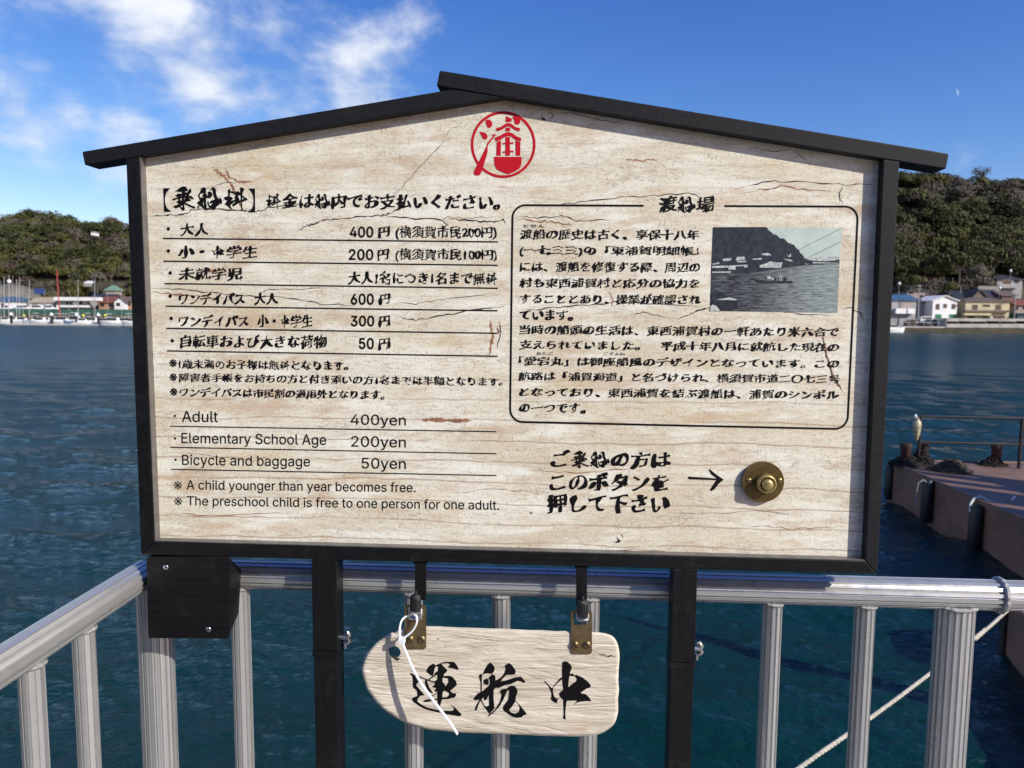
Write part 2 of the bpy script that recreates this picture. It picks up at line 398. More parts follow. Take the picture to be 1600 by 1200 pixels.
# ---- wooded hills
def leafmat(name, c1, c2):
    b = NB(name); v = b.co('Object'); f = b.noise(v, .9, 4, .6); g = b.noise(v, .12, 2)
    b.set(color=b.mix(b.rng(b.math('ADD', b.math('MULTIPLY', f, .6), b.math('MULTIPLY', g, .4)), .36, .62), c1, c2), rough=.65, spec=.25)
    return b.m
M['leaf_dark'] = leafmat('evergreen_leaves', (.022,.029,.008), (.064,.068,.016))
M['leaf_olive'] = leafmat('olive_leaves', (.045,.050,.012), (.110,.105,.028))
M['leaf_bare'] = leafmat('bare_winter_twigs', (.060,.045,.034), (.125,.095,.070))
M['leaf_grey'] = leafmat('grey_winter_scrub', (.065,.060,.042), (.130,.118,.080))
M['bark'] = plain('tree_bark', (.07,.055,.04), .9, var=.3, sc_=2)
LM = [M['leaf_dark'], M['leaf_olive'], M['leaf_bare'], M['leaf_grey'], M['bark']]
def crown_arrays(c, r, nleaf, lsize, hz=.8, lobes=5, rg=rng):
    """leaf quads gathered on several lobes that make up one crown"""
    cen = np.array(c)
    lo = rg.normal(size=(lobes, 3)); lo /= np.linalg.norm(lo, axis=1)[:, None]
    lo[:, 2] = np.abs(lo[:, 2])*.7; lo = lo*r*.55*np.array([1, 1, hz]); lr = r*rg.uniform(.38, .62, lobes)
    k = rg.integers(0, lobes, nleaf)
    d = rg.normal(size=(nleaf, 3)); d /= np.linalg.norm(d, axis=1)[:, None]; d[:, 2] = np.where(d[:, 2] < -.35, -d[:, 2], d[:, 2])
    p = cen+lo[k]+d*(lr[k]*rg.uniform(.75, 1.08, nleaf))[:, None]*np.array([1, 1, hz])
    nrm = d+rg.normal(scale=.45, size=(nleaf, 3)); nrm /= np.linalg.norm(nrm, axis=1)[:, None]
    a = np.cross(nrm, rg.normal(size=(nleaf, 3))); a /= np.linalg.norm(a, axis=1)[:, None]; b = np.cross(nrm, a)
    s = lsize*rg.uniform(.6, 1.3, nleaf)[:, None]
    return np.stack([p-a*s-b*s*.6, p+a*s-b*s*.6, p+a*s*.8+b*s*.7, p-a*s*.7+b*s*.6], 1).reshape(-1, 3)
def quadmesh(name, V, mats, mi):
    n = len(V)//4; me = bpy.data.meshes.new(name); me.vertices.add(len(V)); me.vertices.foreach_set('co', V.ravel())
    me.loops.add(n*4); me.loops.foreach_set('vertex_index', np.arange(n*4, dtype=np.int32)); me.polygons.add(n)
    me.polygons.foreach_set('loop_start', np.arange(n, dtype=np.int32)*4); me.polygons.foreach_set('loop_total', np.full(n, 4, np.int32))
    for m in mats: me.materials.append(m)
    me.polygons.foreach_set('material_index', np.asarray(mi, np.int32)); me.update(); return me
def wood(name, spans, label):
    Vs = []; Ms = []
    for (a, b, n, r0, r1, nl, ls) in spans:
        for i in range(n):
            px = random.uniform(a, b); t = random.random()**.8*1.12
            if (1528 < px < 1650 and t < .36) or (122 < px < 186 and t < .16): continue
            p = hill(px, t); r = random.uniform(r0, r1)*(1 if t < .9 else random.choice((.6,.8,1.05)))
            s_ = noise.noise(Vector((p.x*.03, p.y*.05, p.z*.08)))+random.uniform(-.35, .35)
            k = 0 if s_ < .04 else 1 if s_ < .22 else 2 if s_ < .42 else 3
            if px < 700 and k == 0 and random.random() < .25: k = 3
            nn = int(nl*(1.15 if k < 2 else .8))
            Vs.append(crown_arrays((p.x, p.y, p.z+r*.45), r, nn, ls*(1 if k < 2 else .75), random.uniform(.62, .95), random.randint(6, 12))); Ms += [k]*nn
    V = np.concatenate(Vs); me = quadmesh(name, V, LM, Ms); o = bpy.data.objects.new(name, me); col.objects.link(o)
    o['kind'] = 'stuff'; o['label'] = label; o['category'] = 'woodland'; return o
wood('hillside_woodland', [(-60,250,430,2.8,5.6,520,.36),(-500,-60,200,4,6,90,1.0),(250,700,260,4,6,80,1.1)], 'olive and brown winter woodland covering the low hill behind the marina')
wood('hillside_woodland', [(1350,1640,340,3.6,6.6,1250,.30),(700,1350,330,4,6,80,1.1),(1640,2500,260,4,6,80,1.1)], 'dark green evergreen woodland covering the high hill behind the houses on the right')
def tree(px, py_base, dist, h, r, kind, label, bare=False, group='trees standing among the houses'):
    p = at(px, py_base, dist)
    t = thing('tree' if not bare else 'bare_tree', label, 'tree', p)
    m = MB(); top_ = p+Vector((0,0,h*.62))
    m.tube([p-Vector((0,0,.6)), p+Vector((.1,0,h*.3)), top_], [r*.11, r*.08, r*.045], 7)
    for i in range(9 if bare else 5):
        a = random.uniform(0, 6.28); s0 = p+Vector((0,0,h*random.uniform(.3,.6)))
        m.tube([s0, s0+Vector((math.cos(a)*r*.5, math.sin(a)*r*.5, h*.22)), s0+Vector((math.cos(a)*r*.75, math.sin(a)*r*.75, h*.42))], [r*.05, r*.03, r*.012], 5)
    obj('trunk', m, M['bark'], t)
    V = crown_arrays((p.x, p.y, p.z+h-r*.8), r, 330 if not bare else 420, .38 if not bare else .17, .95, 8)
    me = quadmesh('crown', V-np.array(p), [LM[kind]], [0]*(len(V)//4)); c = bpy.data.objects.new('crown', me); link(c, t)
    return t

# ================================================================== NOTICE BOARD
TD = .034                                   # depth of the square tubes
base_pt = onb(800, 880); base_pt.z = 2.5
sign = thing('notice_board', 'large roofed ferry notice board with black frame and printed wood panel above the rail', 'notice board', base_pt)
def tubeq(q, n0=0.0, n1=-TD):
    m = MB(); A = [onb(x, y, n0) for x, y in q]; off = SN*(n1-n0)
    m.prism(A, off); return m
# corners in photo pixels, listed counter-clockwise as seen from the front
obj('roof_beam', tubeq([(132,258),(787,152.2),(706,139.2),(687,142.5),(129.5,236.5),(128,238)]), M['black_sunlit'], sign, bevel=.0015)
obj('roof_beam', tubeq([(682,133.7),(788,151.8),(1300,235.4),(1478.5,264),(1483,241.5),(1481,239.5),(689,110),(686.5,111.5)], .0008, -TD-.0015), M['black_sunlit'], sign, bevel=.0015)
def beam_y(x): return 258-(x-132)*(105.8/655) if x < 787 else 152.2+(x-788)*(83.2/512)
stL = obj('frame_post', tubeq([(220,866.3),(241.5,845.5),(217.8,beam_y(217.8)+.4),(196.7,beam_y(196.7)+.4)]), M['black_frame'], sign, bevel=.0012)
obj('frame_post', tubeq([(1352.5,876.5),(1371,896.8),(1405.6,beam_y(1405.6)+.4),(1380.5,beam_y(1380.5)+.4)]), M['black_sunlit'], sign, bevel=.0012)
obj('frame_rail', tubeq([(220.4,866.7),(1370.6,897.3),(1351.8,876.9),(242,846)], .0), M['black_bar'], sign, bevel=.0012)
# strips coloured lighter for sun on the frame's inner sides, and panel
RC = .015
m = MB()
A = [(241.5,845.5),(1352,876.5)]
p0, p1 = onb(242,845.6,-.0012), onb(1352,876.2,-.0012)
m.prism([p0, p1, p1+Vector((0,0,.0012)), p0+Vector((0,0,.0012))], -SN*(RC-.0012))
p0, p1 = onb(241.8,845,-.001), onb(218.1,beam_y(218.1)+1,-.001)
m.prism([p0, p0+SR*.0010, p1+SR*.0010, p1], -SN*(RC-.0012))
obj('sunlit_frame_side', m, plain('sunlit_side_metal', (.20,.19,.18), .38, .6, .2, 60, .2), sign)
def onp(x, y, e=0.0): return onb(x, y, -RC+e)
panel_q = [(228,857),(1362,886),(1392,250),(790,140),(205,250)]
m = MB(); m.prism([onp(x, y) for x, y in panel_q], -SN*.003)
panel = obj('panel', m, M['panel'], sign, label='cream printed wood grain panel covered with lettering')
m = MB(); m.prism([onb(x, y, -RC-.0035) for x, y in [(229,858),(1361,886),(1386,252),(790,150),(210,252)]], -SN*.004)
obj('backing_board', m, M['black_frame'], sign)
INK = .00035
# --- cracks and knots printed on the panel
def ribbon(pts, w0, jit=1.4, n=6, seed=0):
    rd = random.Random(seed); P = []
    for (a, b) in zip(pts[:-1], pts[1:]):
        for k in range(n):
            t = k/n; P.append((a[0]+(b[0]-a[0])*t+rd.uniform(-jit,jit)*.5, a[1]+(b[1]-a[1])*t+rd.uniform(-jit,jit)))
    P.append(pts[-1]); L = []; U = []
    for i, p in enumerate(P):
        q = P[min(i+1, len(P)-1)]; o = P[max(i-1, 0)]; dx, dy = q[0]-o[0], q[1]-o[1]; l = math.hypot(dx, dy) or 1
        s_ = min(1, i/4, (len(P)-1-i)/4+.05)*w0*rd.uniform(.35, 1.4)
        L.append((p[0]-dy/l*s_, p[1]+dx/l*s_)); U.append((p[0]+dy/l*s_, p[1]-dx/l*s_))
    return L, U
def add_ribbon(mb, pts, w0, e=INK*.5, mapf=onp, **k):
    L, U = ribbon(pts, w0, **k); n = len(L)
    mb.add([mapf(x, y, e) for x, y in L]+[mapf(x, y, e) for x, y in U], [(i, i+1, n+i+1, n+i) for i in range(n-1)])
m = MB()
CR = [([(228,339),(262,336),(290,334),(300,328),(330,326),(380,329),(400,331),(420,324),(460,319),(505,321),(540,318)], .95),
      ([(464,362),(480,352),(493,350),(505,344),(540,341),(565,338),(595,337),(610,333),(626,325),(640,321)], 1.1),
      ([(596,337),(640,341),(690,343),(698,351),(690,356)], .9), ([(698,342),(740,345),(765,347),(786,343),(790,350)], 1.0),
      ([(690,343),(700,339),(730,341),(775,339)], .5),
      ([(230,449),(290,453),(345,459),(400,462),(455,466),(500,475),(560,477)], .7), ([(400,459),(420,452),(470,452),(520,449)], .5),
      ([(622,497),(650,500),(700,492),(742,484),(790,478)], .9), ([(615,473),(650,475),(700,466),(780,458)], .5),
      ([(803,337),(840,341),(878,337),(905,346),(960,343)], .8), ([(858,322),(905,316),(960,309),(1020,306),(1075,302),(1100,309)], .8),
      ([(1150,295),(1200,283),(1265,285),(1320,288),(1371,289)], .8), ([(1317,291),(1315,296),(1311,303),(1312,311),(1318,318)], 1.0),
      ([(1058,499),(1075,493),(1090,484),(1112,481),(1120,476)], 1.1), ([(975,493),(1005,488),(1050,498)], .6),
      ([(812,486),(860,481),(900,478),(960,472),(1010,474),(1100,480)], .8), ([(1312,482),(1330,481),(1345,490),(1350,503)], .9), ([(1200,486),(1240,489),(1300,493)], .7),
      ([(846,180),(848,186),(854,187)], 1.6), ([(852,176),(862,177),(866,181),(856,186)], .6), ([(860,178),(890,176),(940,188),(980,194)], .5),
      ([(1170,228),(1210,238),(1240,232)], .6), ([(1240,235),(1250,243),(1262,252)], .5),
      ([(300,297),(330,293),(350,285),(372,286)], .6), ([(700,215),(680,235),(655,262),(630,290),(610,310)], .45), ([(725,190),(700,205),(698,214)], .5),
      ([(780,500),(782,520),(776,545)], 1.2), ([(1285,520),(1288,545),(1296,570),(1302,592),(1318,614)], 1.2), ([(1292,575),(1310,566)], .8),
      ([(963,838),(968,846),(960,848)], 1.6), ([(970,834),(974,840)], 1.0), ([(828,800),(833,803)], 1.5),
      ([(1040,800),(1100,803),(1180,799),(1260,806)], .35), ([(900,862),(990,858),(1080,866)], .3), ([(250,705),(330,712),(420,722)], .3)]
for i, (p, w_) in enumerate(CR): m = MB(); add_ribbon(m, p, w_, seed=i); obj('printed_crack', m, M['crack'], panel)
RG = [([(330,262),(350,275),(362,290),(372,310),(380,330)], 2.6), ([(345,270),(372,284),(398,282)], 2.0), ([(350,262),(360,280)], 1.6), ([(975,248),(1000,252),(1030,249)], 2.0),
      ([(765,500),(770,525),(765,555)], 3.2), ([(775,505),(782,530)], 2.0), ([(318,420),(332,424),(350,421)], 2.2), ([(950,455),(958,470),(955,480)], 1.5),
      ([(1286,525),(1292,560),(1303,588),(1315,610)], 2.2), ([(800,342),(850,346),(900,352)], 1.5), ([(230,455),(290,461),(350,466)], 1.6),
      ([(560,600),(640,596),(720,604)], .9), ([(240,800),(330,806),(460,801)], .8), ([(820,735),(900,738),(1010,733)], .9), ([(1160,300),(1220,292),(1300,300)], 1.4),
      ([(1150,820),(1240,826),(1320,822)], .7), ([(700,770),(790,764),(850,771)], .8)]
for i, (p, w_) in enumerate(RG): m = MB(); add_ribbon(m, p, w_*.8, e=INK*.25, jit=2.2, n=9, seed=50+i); obj('printed_grain', m, M['crack_red'], panel)
m = MB()
add_ribbon(m, [(657,656.5),(675,656),(695,657),(715,657.5),(738,657)], 3.0, e=INK*.3, jit=.4, n=6, seed=90)
obj('printed_grain', m, M['crack_red'], panel)
# --- emblem
m = MB()
def E(x, y): return onp(700+x/8, 150+y/8, INK)
ring = [(690+405*math.cos(2*math.pi*k/72), 607+418*math.sin(2*math.pi*k/72)) for k in range(72)]
ringi = [(690+372*math.cos(2*math.pi*k/72), 607+384*math.sin(2*math.pi*k/72)) for k in range(72)]
n = 72; m.add([E(*p) for p in ring]+[E(*p) for p in ringi], [((k+1) % n, k, n+k, n+(k+1) % n) for k in range(n)])
def E2(x, y): return onp(700+x/8, 150+y/8, INK*1.4)
def smoothloop(P, it=2):
    for _ in range(it):
        Q = []
        for a, b in zip(P, P[1:]+P[:1]): Q += [(a[0]*.75+b[0]*.25, a[1]*.75+b[1]*.25), (a[0]*.25+b[0]*.75, a[1]*.25+b[1]*.75)]
        P = Q
    return P
for P_, s_ in [([(465,295),(520,293),(555,330),(552,378),(520,402),(488,385),(478,340)],1),([(385,450),(450,448),(497,490),(492,532),(460,547),(430,522),(410,475)],1),
    ([(800,258),(850,250),(903,285),(903,340),(870,360),(833,345),(830,300)],1),([(722,250),(802,285),(792,320),(722,325)],0),
    ([(600,402),(660,385),(720,345),(755,335),(790,345),(840,385),(905,405),(890,442),(830,420),(785,387),(755,377),(725,387),(670,420),(615,440)],0),
    ([(722,395),(778,395),(775,438),(720,438)],0),
    ([(582,522),(650,495),(710,460),(755,448),(800,462),(860,505),(918,525),(908,568),(840,545),(792,507),(755,497),(712,510),(650,550),(600,568)],0),
    ([(610,574),(663,552),(660,745),(605,745)],0),([(842,555),(905,577),(905,745),(848,745)],0),([(718,512),(775,512),(775,745),(718,745)],0),
    ([(680,588),(717,585),(717,600),(682,603)],0),([(776,580),(818,575),(818,597),(776,599)],0),([(680,692),(717,690),(717,706),(682,710)],0),([(776,684),(818,680),(818,702),(776,704)],0),
    ([(573,760),(922,760),(918,850),(895,905),(840,942),(750,978),(680,952),(610,915),(582,860)],0),
    ([(320,960),(335,920),(385,820),(483,622),(490,590),(565,497),(555,480),(562,470),(580,485),(595,470),(602,482),(507,602),(495,640),(498,690),(470,790),(415,960),(395,990),(365,995),(328,985)],0)]:
    m.poly(smoothloop(P_) if s_ else P_, E2)
obj('emblem', m, M['red'], panel, label='red round emblem of a boat and an oar')

# --- lettering
DG = bpy.context.evaluated_depsgraph_get
try: SANS = bpy.data.fonts.load(bpy.utils.system_resource('DATAFILES', path='fonts')+'/Inter.woff2')   # Blender's own interface typeface
except Exception: SANS = None
def outline(text, sans=False):
    cu = bpy.data.curves.new('t', 'FONT'); cu.body = text
    if sans and SANS: cu.font = SANS
    cu.size = 1; cu.resolution_u = 3
    o = bpy.data.objects.new('t', cu); col.objects.link(o); bpy.context.view_layer.update()
    c2 = o.to_curve(DG(), apply_modifiers=False); loops = []
    for s in c2.splines:
        pts = []
        if s.type == 'BEZIER':
            bp = s.bezier_points; n = len(bp)
            for i in range(n):
                a, b = bp[i], bp[(i+1) % n]; p0, p1, p2, p3 = a.co, a.handle_right, b.handle_left, b.co
                straight = ((p1-p0).length+(p2-p1).length+(p3-p2).length) < (p3-p0).length*1.002
                st = max(1, min(6, int((p3-p0).length/.10))) if straight else 4
                for k in range(st):
                    t = k/st; pts.append(((1-t)**3*p0.x+3*(1-t)**2*t*p1.x+3*(1-t)*t*t*p2.x+t**3*p3.x, (1-t)**3*p0.y+3*(1-t)**2*t*p1.y+3*(1-t)*t*t*p2.y+t**3*p3.y))
        else: pts = [(p.co.x, p.co.y) for p in s.points]
        q = [pts[0]]
        for p in pts[1:]:
            if math.hypot(p[0]-q[-1][0], p[1]-q[-1][1]) > 1e-4: q.append(p)
        if len(q) > 2: loops.append(np.array(q))
    o.to_curve_clear(); bpy.data.objects.remove(o); bpy.data.curves.remove(cu)
    return loops
def area(l): x, y = l[:, 0], l[:, 1]; return .5*float(np.sum(x*np.roll(y, -1)-np.roll(x, -1)*y))
DENS = {}; ADV = 1.0
def orient(loops):
    order = sorted(range(len(loops)), key=lambda i: loops[i][:, 0].min()); sg = [1]*len(loops); cur = []; hi = -1e9
    def close():
        if cur:
            v = 1 if sum(area(loops[j]) for j in cur) > 0 else -1
            for j in cur: sg[j] = v
    for i in order:
        if loops[i][:, 0].min() > hi: close(); cur = []
        cur.append(i); hi = max(hi, loops[i][:, 0].max())
    close()
    cen = [float(l[:, 0].min()+l[:, 0].max())/2 for l in loops]; per = [float(np.linalg.norm(np.roll(l, -1, 0)-l, axis=1).sum()) for l in loops]
    for j, l in enumerate(loops):          # crowded characters take thinner strokes
        cc_ = math.floor(cen[j]/ADV)*ADV+ADV/2; pe = sum(p for c, p in zip(cen, per) if abs(c-cc_) < ADV*.52)/ADV
        DENS[id(l)] = min(1.05, max(.15, 1.5-pe/12.5))
    return sg
def brush(loops, amt=1.0, seed=0):
    """turn even strokes into brush strokes: uprights swell, level strokes thin and climb, ends waver"""
    res = []; sgs = orient(loops)
    for l, sg in zip(loops, sgs):
        df = DENS.get(id(l), 1)
        pv, nx = np.roll(l, 1, 0), np.roll(l, -1, 0); d = nx-pv; d /= (np.linalg.norm(d, axis=1)[:, None]+1e-9)
        nr = np.stack([d[:, 1], -d[:, 0]], 1)*sg
        o = []
        for p, q in zip(l, nr):
            f1 = noise.noise(Vector((p[0]*2.3+seed, p[1]*2.3, 3.1))); f2 = noise.noise(Vector((p[0]*7+seed, p[1]*7, 9.7)))
            wgt = df*(.005+.046*abs(q[0])**1.3+.026*max(0, q[0]*-q[1]) )*(1+2.0*f1)+.014*f2*df+.010*(q[1] < -.5)*(p[0]*3 % 1)
            x = p[0]+q[0]*wgt*amt; y = p[1]+q[1]*wgt*amt
            cell = (math.floor(p[0]/ADV)+.5)*ADV
            wx = noise.noise(Vector((x*1.7+seed, y*1.7, 5)))*.045; wy = noise.noise(Vector((x*1.7, y*1.7+seed, 15)))*.045
            o.append((x+wx*amt + .03*amt*(y-.35), y+wy*amt+.17*amt*(x-cell)))
        res.append(np.array(o))
    return res
def fill(loops, mapf, mb):
    # constrained triangulation, then keep the triangles with a non-zero winding number
    vs = []; es = []
    for l in loops:
        k = len(vs); vs += [Vector((float(x), float(y))) for x, y in l]; es += [(k+i, k+(i+1) % len(l)) for i in range(len(l))]
    V2, _, F2, _, _, _ = delaunay_2d_cdt(vs, es, [], 0, 1e-5)
    V2 = np.array([(v.x, v.y) for v in V2]); F2 = np.array([f for f in F2 if len(f) == 3]); C = V2[F2].mean(1)
    wnd = np.zeros(len(C), int)
    for l in loops:
        xl, xh, yl, yh = l[:, 0].min(), l[:, 0].max(), l[:, 1].min(), l[:, 1].max()
        ix = np.nonzero((C[:, 0] > xl) & (C[:, 0] < xh) & (C[:, 1] > yl) & (C[:, 1] < yh))[0]
        if not len(ix): continue
        A = l; B = np.roll(l, -1, 0); px_, py_ = C[ix, 0][:, None], C[ix, 1][:, None]
        up_ = (A[:, 1] <= py_) & (B[:, 1] > py_); dn_ = (A[:, 1] > py_) & (B[:, 1] <= py_)
        cr = (B[:, 0]-A[:, 0])*(py_-A[:, 1])-(px_-A[:, 0])*(B[:, 1]-A[:, 1])
        wnd[ix] += ((up_ & (cr > 0)).sum(1)-(dn_ & (cr < 0)).sum(1))
    V = [mapf(x, y) for x, y in V2]; F = []
    for t in F2[wnd != 0]:
        t = [int(i) for i in t]; a, b, c = (Vector(V[i]) for i in t)
        F.append(t if (b-a).cross(c-a).dot(SN) > 0 else t[::-1])
    used_ = sorted({i for f in F for i in f}); ix = {j: i for i, j in enumerate(used_)}
    mb.add([V[j] for j in used_], [[ix[j] for j in f] for f in F])
SEED = [0]
GL = [((630,1020),10.91,[
 ([(520,182),(535,190),(545,215),(560,212),(530,290),(515,370),(505,400),(470,385),(400,330),(395,300),(430,235),(480,200)],[]),
 ([(540,220),(600,190),(700,155),(860,152),(885,172),(945,262),(938,293),(880,275),(830,262),(760,255),(800,195),(750,178),(650,188),(600,230),(545,240)],[]),
 ([(595,195),(650,188),(715,262),(745,280),(750,315),(715,345),(690,375),(690,400),(672,440),(672,490),(690,520),(720,560),(700,580),(690,620),(700,640),(672,680),(665,790),(640,870),(620,950),(590,905),(582,790),(580,665),(528,660),(562,605),(495,578),(545,535),(520,495),(580,455),(580,375),(520,390),(540,345),(592,310)],[]),
 ([(690,395),(800,390),(850,420),(905,490),(915,550),(860,600),(800,650),(850,690),(905,690),(900,730),(880,760),(760,790),(665,792),(667,762),(750,755),(785,715),(780,685),(700,640),(690,600),(720,560),(740,555),(770,500),(765,440),(690,425)],[]),
 ([(375,460),(410,465),(410,500),(450,600),(515,690),(490,690),(440,660),(390,580),(370,510)],[]),
 ([(220,370),(290,405),(420,456),(530,486),(530,510),(430,478),(300,428),(240,400)],[]),([(410,460),(560,362),(565,380),(430,474)],[]),
 ([(345,840),(350,815),(400,795),(580,782),(590,802),(420,838)],[]),([(470,738),(575,682),(575,697),(480,752)],[]),
 ([(110,345),(155,350),(180,370),(300,440),(295,480),(230,530),(225,560),(270,610),(365,720),(290,735),(250,780),(240,820),(290,870),(400,930),(520,960),(660,985),(830,990),(865,975),(865,940),(795,875),(880,930),(995,1045),(985,1075),(940,1080),(830,1060),(680,1035),(600,1015),(500,995),(380,960),(280,910),(170,830),(150,795),(170,760),(245,735),(240,660),(230,640),(170,590),(165,520),(170,480),(155,400)],[])]),
 ((735,1025),11.43,[
 ([(350,115),(400,150),(438,215),(420,280),(385,320),(290,310),(215,330),(260,230),(310,150)],[]),
 ([(150,360),(170,325),(215,320),(205,380),(205,480),(205,610),(190,660),(180,640),(182,480),(160,400)],[]),
 ([(230,430),(290,400),(325,415),(330,500),(310,515),(230,495),(240,460)],[]),
 ([(320,400),(385,325),(440,350),(450,400),(445,440),(540,390),(600,320),(630,230),(612,170),(690,125),(740,160),(810,260),(800,320),(760,335),(650,335),(590,390),(540,455),(620,440),(790,385),(900,370),(930,395),(985,460),(960,485),(900,455),(840,445),(730,500),(620,520),(510,570),(450,565),(415,610),(415,750),(430,940),(340,1035),(240,900),(190,810),(160,780),(90,795),(55,770),(70,740),(130,670),(180,650),(250,600),(330,530),(345,500),(345,420)],[[(197,775),(238,735),(245,800),(290,780),(328,695),(335,880),(290,905),(250,882)]]),
 ([(175,800),(150,860),(125,930),(110,975),(75,965),(105,880),(150,800),(160,780)],[]),
 ([(505,650),(560,600),(600,585),(640,590),(690,545),(740,530),(800,540),(845,620),(840,660),(815,720),(805,800),(870,860),(1005,1030),(1000,1045),(950,1060),(915,1095),(820,1105),(740,1080),(600,980),(578,930),(600,880),(670,790),(690,700),(690,620),(670,610),(640,660),(590,780),(520,900),(430,1000),(340,1070),(310,1095),(325,1050),(440,960),(530,810),(555,700),(545,650)],[[(805,812),(860,862),(885,940),(860,1000),(800,1030),(730,1010),(690,965),(740,910)]])]),
 ((840,1025),11.43,[
 ([(440,110),(490,90),(540,105),(600,170),(615,215),(580,290),(575,320),(555,450),(550,560),(540,620),(520,800),(500,950),(495,1040),(505,1130),(480,1132),(450,1105),(465,1050),(460,900),(455,780),(455,600),(440,450),(435,280)],[]),
 ([(105,445),(150,460),(250,570),(265,570),(330,480),(410,390),(460,370),(570,320),(620,310),(665,345),(650,360),(570,355),(480,385),(430,420),(340,500),(280,570),(275,640),(295,720),(340,760),(395,745),(355,780),(350,835),(330,842),(270,810),(230,765),(250,720),(240,640),(190,530)],[]),
 ([(660,345),(690,335),(800,380),(890,450),(950,520),(940,565),(880,580),(770,655),(800,675),(860,680),(920,740),(965,810),(860,805),(750,820),(690,840),(630,880),(700,810),(700,795),(530,800),(450,780),(400,730),(380,670),(450,610),(560,550),(620,500),(690,450),(700,410),(670,370)],[])])]
BR = {'乗': (24, 480, 610, 940, [[(175,355),(260,280),(340,210),(450,145),(520,140),(575,190),(610,240),(615,290),(560,305),(480,320),(480,345),(540,365),(590,385),(630,370),(640,330),(680,260),(715,215),(745,290),(740,345),(700,385),(660,460),(650,510),(700,505),(745,515),(800,580),(835,605),(810,625),(750,600),(690,555),(640,560),(680,620),(735,670),(700,690),(600,710),(535,740),(540,780),(640,830),(760,895),(850,925),(890,975),(870,985),(780,950),(650,885),(510,815),(485,830),(500,950),(510,1010),(495,1060),(470,1080),(420,1030),(340,925),(220,980),(140,945),(150,915),(200,885),(235,890),(345,800),(300,785),(240,755),(260,720),(320,695),(305,620),(270,595),(160,665),(80,665),(110,630),(270,575),(275,520),(205,495),(220,465),(280,460),(290,410),(310,425),(430,435),(430,335),(290,325),(240,310)]],
  [[(380,500),(430,490),(430,540),(385,540)],[(520,455),(600,455),(570,505),(535,505)],[(340,600),(430,570),(440,640),(425,690),(375,700),(350,650)],[(500,570),(550,550),(545,600),(520,665),(485,665)],[(360,910),(420,865),(460,870),(455,950),(410,965)]]),
 '船': (24, 500, 650, 920, [[(180,400),(220,270),(300,205),(355,270),(365,340),(355,440),(400,500),(400,560),(375,600),(360,640),(365,800),(385,960),(380,1060),(340,1050),(160,890),(110,1040),(80,930),(110,960),(150,890),(90,840),(85,790),(180,720),(150,640),(115,530),(130,470),(165,430)],[(435,410),(480,380),(540,400),(580,460),(570,540),(530,590),(470,620),(385,605),(430,560),(455,500),(450,440)],
   [(515,345),(545,280),(600,215),(650,225),(695,280),(700,350),(710,480),(750,600),(800,660),(860,665),(830,580),(880,640),(915,720),(905,830),(870,830),(800,810),(820,860),(720,940),(690,1000),(690,1040),(610,1065),(560,1020),(520,1010),(450,900),(430,800),(440,720),(455,800),(470,880),(520,940),(580,870),(620,800),(560,800),(515,830),(510,780),(560,730),(680,690),(690,640),(650,560),(620,400),(605,290),(560,290)],[(360,1060),(440,1010),(500,1010),(440,1050),(380,1095)]],
   [[(145,500),(200,430),(310,430),(320,460),(270,500),(265,550),(300,580),(290,620),(200,600),(195,700),(165,640)],[(265,770),(310,770),(315,930),(290,940),(260,900)],[(190,850),(225,810),(245,900),(290,950),(280,960)]]),
 '料': (24, 490, 630, 940, [[(220,310),(240,270),(290,245),(290,340),(370,330),(460,400),(455,425),(400,405),(290,370),(270,460),(270,550),(330,560),(385,605),(310,720),(460,670),(470,690),(400,760),(290,860),(290,930),(350,1020),(300,1000),(200,890),(100,830),(110,820),(150,840),(150,770),(210,690),(130,660),(80,610),(110,565),(190,550),(240,510),(235,380)],
   [(490,340),(560,340),(640,400),(660,400),(650,180),(700,190),(780,250),(740,330),(710,400),(705,480),(800,575),(850,600),(900,660),(820,680),(700,740),(685,740),(700,960),(735,1070),(700,1090),(690,960),(672,740),(560,800),(400,910),(370,880),(400,820),(470,790),(465,760),(485,700),(470,620),(460,560),(490,500)]],
   [[(200,560),(235,530),(240,590),(220,615)],[(560,480),(670,480),(670,680),(600,700),(600,640),(565,560)],[(700,520),(715,520),(790,600),(740,660),(705,665)],[(490,770),(500,740),(590,700),(620,705)]])}
for ch_, i_, cx0_, cy0_, S__ in (('中', 2, 530, 610, 1120), ('航', 1, 530, 610, 1080)):
    BR[ch_] = (0, cx0_, cy0_, S__, [p for p, h in GL[i_][2]], [q for p, h in GL[i_][2] for q in h])
def custom(ch, x0):
    if ch not in BR: return []
    _, cx0, cy0, S_, outs, hol = BR[ch]; res = []
    for ps, want in ((outs, 1), (hol, -1)):
        for p in ps:
            a = np.array([(x0+ADV*(.5+(x-cx0)/S_*1.03), .36*ADV-ADV*(y-cy0)/S_*1.03) for x, y in p])
            if area(a)*want < 0: a = a[::-1]
            d = np.roll(a, -1, 0)-np.roll(a, 1, 0); d /= (np.linalg.norm(d, axis=1)[:, None]+1e-9)
            a = a+np.stack([d[:, 1], -d[:, 0]], 1)*.017
            res.append(a)
    return res
def advance(ch): return ADV if ord(ch) > 0x2000 else .5*ADV
